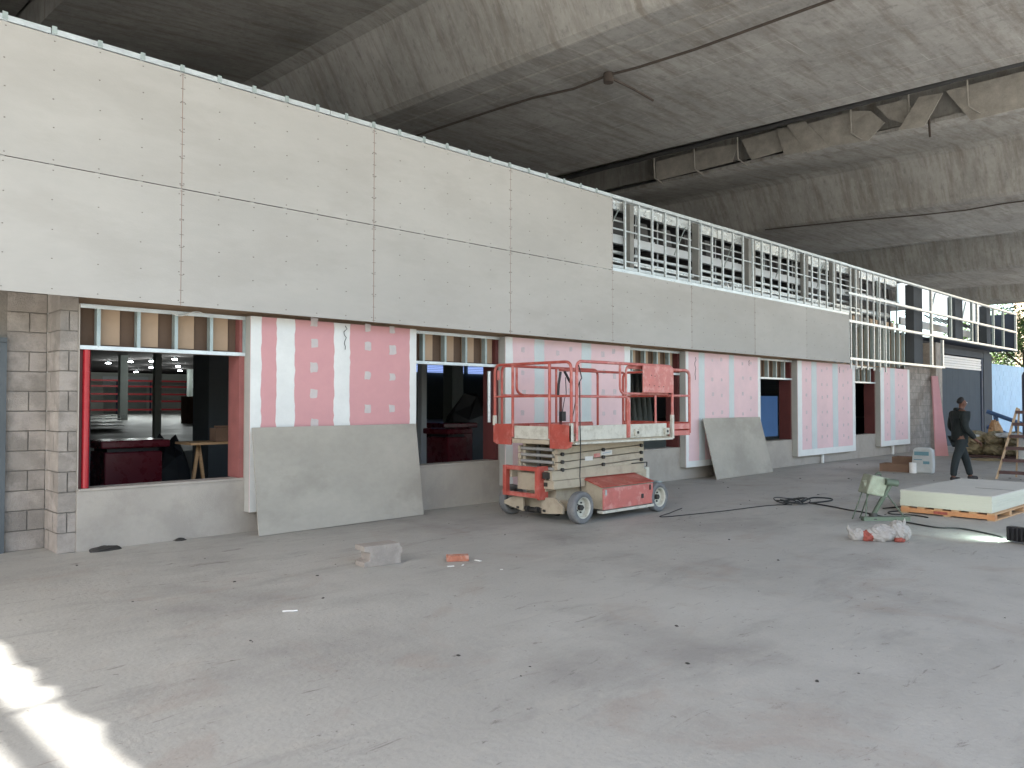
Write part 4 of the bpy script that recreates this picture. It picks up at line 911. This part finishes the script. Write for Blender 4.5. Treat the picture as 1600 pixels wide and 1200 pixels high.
# cables
def cable(pts, r, lab, name='cable'):
    P = []; n = len(pts)
    for i in range(n-1):
        p0 = Vector(pts[max(0,i-1)]); p1 = Vector(pts[i]); p2 = Vector(pts[i+1]); p3 = Vector(pts[min(n-1,i+2)])
        for k in range(8):
            t = k/8; P.append(.5*((2*p1)+(-p0+p2)*t+(2*p0-5*p1+4*p2-p3)*t*t+(-p0+3*p1-3*p2+p3)*t**3))
    P.append(Vector(pts[-1])); P = [(p[0], p[1], r+.001) if len(p) < 3 or p[2] <= .001 else tuple(p) for p in P]
    b = MB(); b.tube(P, r, 6); return tag(b.build(name, M['cable']), lab, 'cable')
cable([(11.35,5.3,0),(11.15,4.85,0),(11.0,4.6,0),(10.9,4.35,0),(10.7,4.05,0),(10.45,3.75,0),(10.3,3.45,0),(10.2,3.2,0),(10.3,2.95,0),(10.1,2.6,0),(9.95,2.45,0)], .010, 'black cable from the coiled heap to the floodlight')
cable([(9.5,6.3,0),(9.0,6.15,0),(8.6,6.0,0),(9.6,5.75,0),(10.6,5.6,0),(11.0,5.4,0)], .006, 'thin dark cable on the floor in front of the lift')
cable([(11.5,4.3,0),(11.9,4.15,0),(11.6,4.0,0),(11.2,4.1,0),(11.0,4.0,0),(11.1,3.75,0),(11.0,3.55,0)], .009, 'black cable looping under the corner of the pallet')
cp = thing('cable_coil', 'coiled heap of black cable on the floor', 'cable coil', (11.1, 5.42, 0))
for k in range(5):
    b = MB(); cx, cy = random.uniform(-.12,.12), random.uniform(-.08,.08); ra = random.uniform(.13,.25)
    b.tube([(cx+ra*math.cos(a)*1.3, cy+ra*math.sin(a)*.9, .015+.012*k+.02*math.sin(a*2+k)) for a in [6.283*q/22 for q in range(22)]], .008, 6, closed=True); b.build('coil', M['cable'], cp)
cable([(11.1,5.3,.04),(11.35,5.25,.09),(11.6,5.1,.07),(11.5,5.05,.05),(11.2,5.2,.03)], .012, 'stiff black hose end sticking out of the cable heap', 'hose')

# floodlight at the right edge
fl = thing('floodlight', 'black floodlight lying on the floor, lighting a greenish patch', 'floodlight', (9.72, 2.36, 0), -1.8)
MB().box(0, .30, 0, .10, .02, .17).build('housing', M['black'], fl, bevel=.008)
for k in range(6): MB().box(.03+k*.045, .045+k*.045, -.03, -.001, .03, .16).build('fin', M['black'], fl)
MB().box(-.004, -.001, .02, .09, .04, .15).build('glass', M['ledglass'], fl)
b = MB(); b.tube([(.05,.11,.02),(.05,.14,.10),(.25,.14,.10),(.25,.11,.02)], .008, 6); b.build('bracket', M['black'], fl)
li = bpy.data.lights.new('flood', 'AREA'); li.energy = 1.6; li.size = .12; li.color = (.78, 1, .90); li.spread = R(140)
lo = bpy.data.objects.new('flood_light', li); lo.location = (-.03, .05, .10); lo.rotation_euler = (0, R(75), 0); link(lo, fl)

# cement sack and open cartons
cs = thing('cement_sack', 'upright white paper sack with teal print beside the cartons', 'sack', (17.92, 5.70, 0), .1)
b = MB(); prof = [(-.02,0),(.36,0),(.39,.1),(.38,.3),(.36,.5),(.30,.55),(.05,.54),(-.01,.5),(-.03,.25)]; b.prism(prof, 0, .22, 'yz'); b.build('sack_body', M['bagpaper'], cs, bevel=.03)
MB().box(-.012, -.001, .05, .33, .38, .46).build('print_band', M['teal'], cs); MB().box(-.012,-.001,.04,.16,.2,.26).build('print_mark', M['teal'], cs); MB().box(-.012,-.001,.18,.34,.28,.30).build('print_band', M['teal'], cs)
for i, (x, y, w, h, lab) in enumerate(((17.9,6.12,.62,.17,'low open brown carton tray left of the white sack'),(18.35,6.02,.62,.30,'taller brown carton tray behind the low one'))):
    t = thing('carton_tray', lab, 'carton', (x, y, 0), .08, 'brown carton trays by the white sack')
    MB().box(0,.012,0,w,0,h).build('side', M['card'], t); MB().box(.38,.392,0,w,0,h).build('side', M['card'], t); MB().box(.0125,.3795,0,.012,0,h).build('side', M['card'], t); MB().box(.0125,.3795,w-.012,w,0,h).build('side', M['card'], t); MB().box(.0125,.3795,.0125,w-.0125,.0,.012).build('bottom', M['card'], t)
b = MB(); b.cyl((0,0,0), .07, .22, 'z', 14); tag(b.build('small_bucket', M['paper'], None, (17.85, 6.05, 0)), 'small white tub between carton and sack', 'tub')

# wooden step ladder
ld = thing('step_ladder', 'wooden step ladder with dark treads at the right edge', 'ladder', (17.6, 4.0, 0))
def V(y, z, x=0): return (x, y, z)
b = MB(); b.bar((0,.42,0), (.22,.10,1.40), .03, .07, up=(1,0,0)); b.build('rail', M['ladderwood'], ld); b = MB(); b.bar((0,-.62,0), (.22,-.30,1.40), .03, .07, up=(1,0,0)); b.build('rail', M['ladderwood'], ld)
for k in range(6):
    z = .14 + .235*k; q = z/1.4; b = MB(); b.box(.22*q-.05, .22*q+.05, -.60+.30*q, .40-.30*q, z-.03, z+.03); b.build('tread', M['wood_dk'], ld)
b = MB(); b.bar((.75,.26,0), (.25,.08,1.38), .03, .04); b.build('rear_leg', M['ladderwood'], ld); b = MB(); b.bar((.75,-.5,0), (.25,-.28,1.38), .03, .04); b.build('rear_leg', M['ladderwood'], ld)
b = MB(); b.bar((.6,.2,.35),(.6,-.42,.35), .03, .05); b.build('rear_brace', M['wood_dk'], ld)

# wrapped bundles beyond the man
pk = thing('wool_bundle', 'yellow brown insulation bundles under torn white film on a pallet', 'bundle', (24.0, 5.35, 0))
for r_ in range(2):
    for k in range(3):
        blob(.35, .3+.48*k, .25+.28*r_, .42, .27, .17, 'yellowbag', 'bundle', pk, 20+r_*3+k)
blob(.3, .35, .62, .4, .45, .07, 'film', 'film', pk, 31); blob(.25, 1.25, .60, .35, .2, .04, 'film', 'film', pk, 32)
MB().box(-.05, .8, 0, 1.45, .02, .08).build('pallet_base', M['wood_dk'], pk)
clutter(23.2, 6.0, 0, .3, .45, .06, 'yellowbag', 'straw_litter', 'yellowish litter in front of the insulation bundles', 'litter')
bf = thing('blue_frame', 'blue painted steel handrail frame leaning behind the bundles', 'frame', (26.0, 5.4, 0))
for z in (0, -.45): b = MB(); b.tube([(0,1.35,1.25+z),(0,-.4,.55+z)], .06, 8); b.build('rail', M['bluesteel'], bf)
for q in (.1,.4,.7,.95): b = MB(); b.tube([(0,1.35-1.75*q,1.25-.7*q),(0,1.35-1.75*q-.1,.5-.4*q)], .035, 8); b.build('baluster', M['bluesteel'], bf)
b = MB(); b.tube([(0,1.0,0),(0,1.1,1.1)], .035, 8); b.build('support', M['bluesteel'], bf); b = MB(); b.tube([(0,-.2,0),(0,-.2,.6)], .035, 8); b.build('support', M['bluesteel'], bf)
blob(25.2, 6.35, .35, .2, .2, .55, 'wood', 'brown_sack', None, 44); tag(bpy.context.scene.objects['brown_sack'], 'reddish brown sack behind the insulation bundles', 'sack')
t = thing('white_box', 'white rounded box right of the insulation bundles', 'container', (23.0, 4.75, 0)); MB().box(0, .5, 0, .55, 0, .62).build('body', M['film'], t, bevel=.06); b = MB(); b.cyl((.25,.27,.62), .08, .05, 'z', 12); b.build('cap', M['film'], t)  # plain white box with a cap
t = thing('dark_tank', 'tall blue black plastic cabinet cut by the right picture edge', 'cabinet', (22.0, 3.6, 0)); MB().box(0, 1.2, 0, 1.39, .55, 2.28).build('body', M['blueblack'], t, bevel=.12)
for a, c in ((.1,.1),(1.0,.1),(.1,1.2),(1.0,1.2)): MB().box(a, a+.1, c, c+.1, 0, .56).build('leg', M['blueblack'], t)

# ---------------------------------------------------------------- man
man = thing('person', 'person in dark jacket and trousers walking past the board stack', 'person', (16.75, 4.82, 0), -.77)
def skinmesh(name, pts, edges, root, m, parent, sub=2):
    me = bpy.data.meshes.new(name); me.from_pydata([p[:3] for p in pts], edges, []); me.materials.append(m)
    o_ = bpy.data.objects.new(name, me); link(o_, parent)
    md = o_.modifiers.new('skin', 'SKIN')
    for i, p in enumerate(pts):
        sv = me.skin_vertices[0].data[i]; r_ = p[3]; sv.radius = (r_, p[4] if len(p) > 4 else r_); sv.use_root = (i == root)
    md.use_smooth_shade = True
    s_ = o_.modifiers.new('sub', 'SUBSURF'); s_.levels = s_.render_levels = sub
    dg = bpy.context.evaluated_depsgraph_get(); ev = bpy.data.meshes.new_from_object(o_.evaluated_get(dg)); o_.modifiers.clear(); o_.data = ev
    for p in ev.polygons: p.use_smooth = True
    return o_
# local frame: +x = facing direction, +y = his left, z up
body = [(0,0,.84,.10,.13),(0,0,1.0,.10,.13),(.01,0,1.18,.11,.15),(.01,0,1.30,.09,.14),(.03,0,1.36,.055,.06),(.045,0,1.41,.052),   # 0-5 pelvis..neck
  (.0,.10,.80,.085),(.17,.12,.47,.062),(.27,.13,.10,.042),(.27,.13,.06,.04),      # 6-9 left leg
  (-.02,-.10,.80,.085),(-.14,-.12,.46,.062),(-.20,-.12,.10,.042),(-.20,-.12,.06,.04), # 10-13 right leg
  (.0,.19,1.28,.055),(-.02,.25,1.02,.042),(.14,.24,.86,.03),(.17,.235,.83,.028),      # 14-17 left arm
  (.0,-.19,1.28,.055),(-.04,-.25,1.02,.042),(.12,-.24,.84,.03),(.16,-.235,.80,.028)]  # 18-21 right arm
be = [(0,1),(1,2),(2,3),(3,4),(4,5),(0,6),(6,7),(7,8),(8,9),(0,10),(10,11),(11,12),(12,13),(3,14),(14,15),(15,16),(16,17),(3,18),(18,19),(19,20),(20,21)]
# head, nose, jaw and fingers grow from the same skin
hd0 = len(body)
body += [(.06,0,1.45,.068,.06),(.065,0,1.51,.078,.066),(.06,0,1.56,.06,.055),(.135,0,1.475,.018,.016),(.105,0,1.425,.03,.03)]
be += [(5,hd0),(hd0,hd0+1),(hd0+1,hd0+2),(hd0,hd0+3),(hd0,hd0+4)]
for w_, sgn in ((17, 1), (21, -1)):
    wx, wy, wz = body[w_][:3]; pidx = len(body); body.append((wx+.05, wy, wz-.03, .028, .018)); be.append((w_, pidx))
    for f_, (dy, ln) in enumerate(((-.027,.065),(-.009,.075),(.009,.07),(.027,.055))):
        a0 = len(body); body += [(wx+.085, wy+dy, wz-.055, .009), (wx+.085+ln*.4, wy+dy, wz-.055-ln*.5, .008), (wx+.085+ln*.35, wy+dy, wz-.055-ln*.95, .007)]
        be += [(pidx, a0), (a0, a0+1), (a0+1, a0+2)]
    a0 = len(body); body += [(wx+.05, wy-sgn*.03, wz-.05, .010), (wx+.075, wy-sgn*.035, wz-.08, .009)]; be += [(pidx, a0), (a0, a0+1)]
skinmesh('body', body, be, 0, M['skin'], man)
jac = [(0,0,.74,.135,.165),(0,0,.80,.15,.18),(0,0,.98,.145,.18),(.0,0,1.12,.14,.18),(.0,0,1.25,.125,.175),(.0,0,1.34,.075,.11),(.015,0,1.40,.065,.075),
  (-.01,.20,1.28,.08),(-.03,.265,1.02,.068),(.16,.25,.85,.05),(-.01,-.20,1.28,.08),(-.05,-.265,1.02,.068),(.15,-.25,.82,.05)]
skinmesh('jacket', jac, [(0,1),(1,2),(2,3),(3,4),(4,5),(5,6),(4,7),(7,8),(8,9),(4,10),(10,11),(11,12)], 0, M['jacket'], man)
tro = [(0,0,.88,.145,.175),(.02,.10,.74,.105),(.11,.115,.58,.09),(.17,.12,.45,.078),(.24,.13,.22,.068),(.27,.13,.09,.06),
  (-.02,-.10,.74,.105),(-.08,-.115,.58,.09),(-.14,-.12,.45,.078),(-.19,-.12,.22,.068),(-.20,-.12,.09,.06)]
skinmesh('trousers', tro, [(0,1),(1,2),(2,3),(3,4),(4,5),(0,6),(6,7),(7,8),(8,9),(9,10)], 0, M['trouser'], man)
for sx, sy in ((.28,.13),(-.20,-.12)): skinmesh('shoe', [(sx-.06,sy,.05,.05,.045),(sx+.04,sy,.045,.045,.045),(sx+.14,sy,.035,.03,.042)], [(0,1),(1,2)], 0, M['shoe'], man)
skinmesh('hair', [(.01,0,1.47,.055,.066),(.015,0,1.53,.072,.072),(.045,0,1.568,.066,.064),(.085,0,1.565,.04,.05)], [(0,1),(1,2),(2,3)], 0, M['hair'], man)
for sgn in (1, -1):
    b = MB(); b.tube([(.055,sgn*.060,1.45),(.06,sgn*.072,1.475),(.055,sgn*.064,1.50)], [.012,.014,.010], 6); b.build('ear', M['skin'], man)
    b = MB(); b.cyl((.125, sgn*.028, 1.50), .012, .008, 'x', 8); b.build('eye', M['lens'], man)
skinmesh('hood', [(-.05,.06,1.37,.035),(-.08,0,1.38,.04),(-.05,-.06,1.37,.035)], [(0,1),(1,2)], 1, M['jacket'], man)

# ---------------------------------------------------------------- outside: trees and buildings
leafm = None
def tree(x, y, h, cr, lab, seed):
    rnd = random.Random(seed); t = thing('broadleaf_tree', lab, 'tree', (x, y, 0), 0, 'trees beyond the viaduct')
    b = MB(); b.tube([(0,0,0),(.1,.05,h*.3),(0,.1,h*.6)], [.22,.16,.08], 8)
    for k in range(6):
        a = rnd.random()*6.28; b.tube([(0,0,h*(.3+.05*k)),(math.cos(a)*cr*.6,math.sin(a)*cr*.6,h*(.5+.07*k))], [.07,.02], 6)
    b.build('trunk', M['trunk'], t)
    b = MB()
    cl = [(rnd.gauss(0,cr*.45), rnd.gauss(0,cr*.45), h*.62+rnd.gauss(0,h*.17), rnd.uniform(.4,.9)) for _ in range(70)]
    vs = []; fs = []
    for cx, cy, cz, cs_ in cl:
        for _ in range(90):
            p = Vector((cx+rnd.gauss(0,cs_*.5), cy+rnd.gauss(0,cs_*.5), cz+rnd.gauss(0,cs_*.4)))
            u = Vector((rnd.gauss(0,1),rnd.gauss(0,1),rnd.gauss(0,.6))).normalized(); v = u.cross(Vector((rnd.gauss(0,1),rnd.gauss(0,1),1))).normalized(); s_ = rnd.uniform(.06,.13)
            n = len(vs); vs += [p-u*s_, p+v*s_*.5, p+u*s_, p-v*s_*.5]; fs.append((n,n+1,n+2,n+3))
    me = bpy.data.meshes.new('crown'); me.from_pydata([tuple(v) for v in vs], [], fs); me.materials.append(M['leaf']); link(bpy.data.objects.new('crown', me), t); return t
tree(52, 11.5, 7.5, 3.0, 'green tree seen between the blue wall and the parapet end', 1)
tree(58, 9.0, 8.5, 3.2, 'bright green tree at the right picture edge behind the parapet', 2)
tree(60, 16, 9, 3.4, 'tall tree farthest left behind the blue wall', 5)
bd = thing('tan_building', 'tan rendered building behind the trees at the right edge', 'building', (66, 2, 0), 0)
MB().box(0, 10, -14, 13.3, 0, 12).build('wall', M['tanbuild'], bd)
for i in range(6):
    for j in range(3): MB().box(-.05, -.001, -12+4*i, -10.4+4*i, 1.2+3.4*j, 2.8+3.4*j).build('window', M['glassdk'], bd)
nb = thing('blocker', 'long pale warehouse added out of view on the left to hide sky', 'building', (-62, -30, 0))  # unseen building added to hold back low sky light from the left
MB().box(0, 12, 0, 90, 0, 8).build('wall', mat('pale_blocker', (.45,.43,.39), .9, .08, .3), nb); MB().box(-.5, 12.5, -.5, 90.5, 8.001, 8.6).build('roof', M['grend'], nb)
for k in range(8): MB().box(12.001, 12.06, 6+10*k, 10+10*k, 0, 4).build('door', M['shutter'], nb)
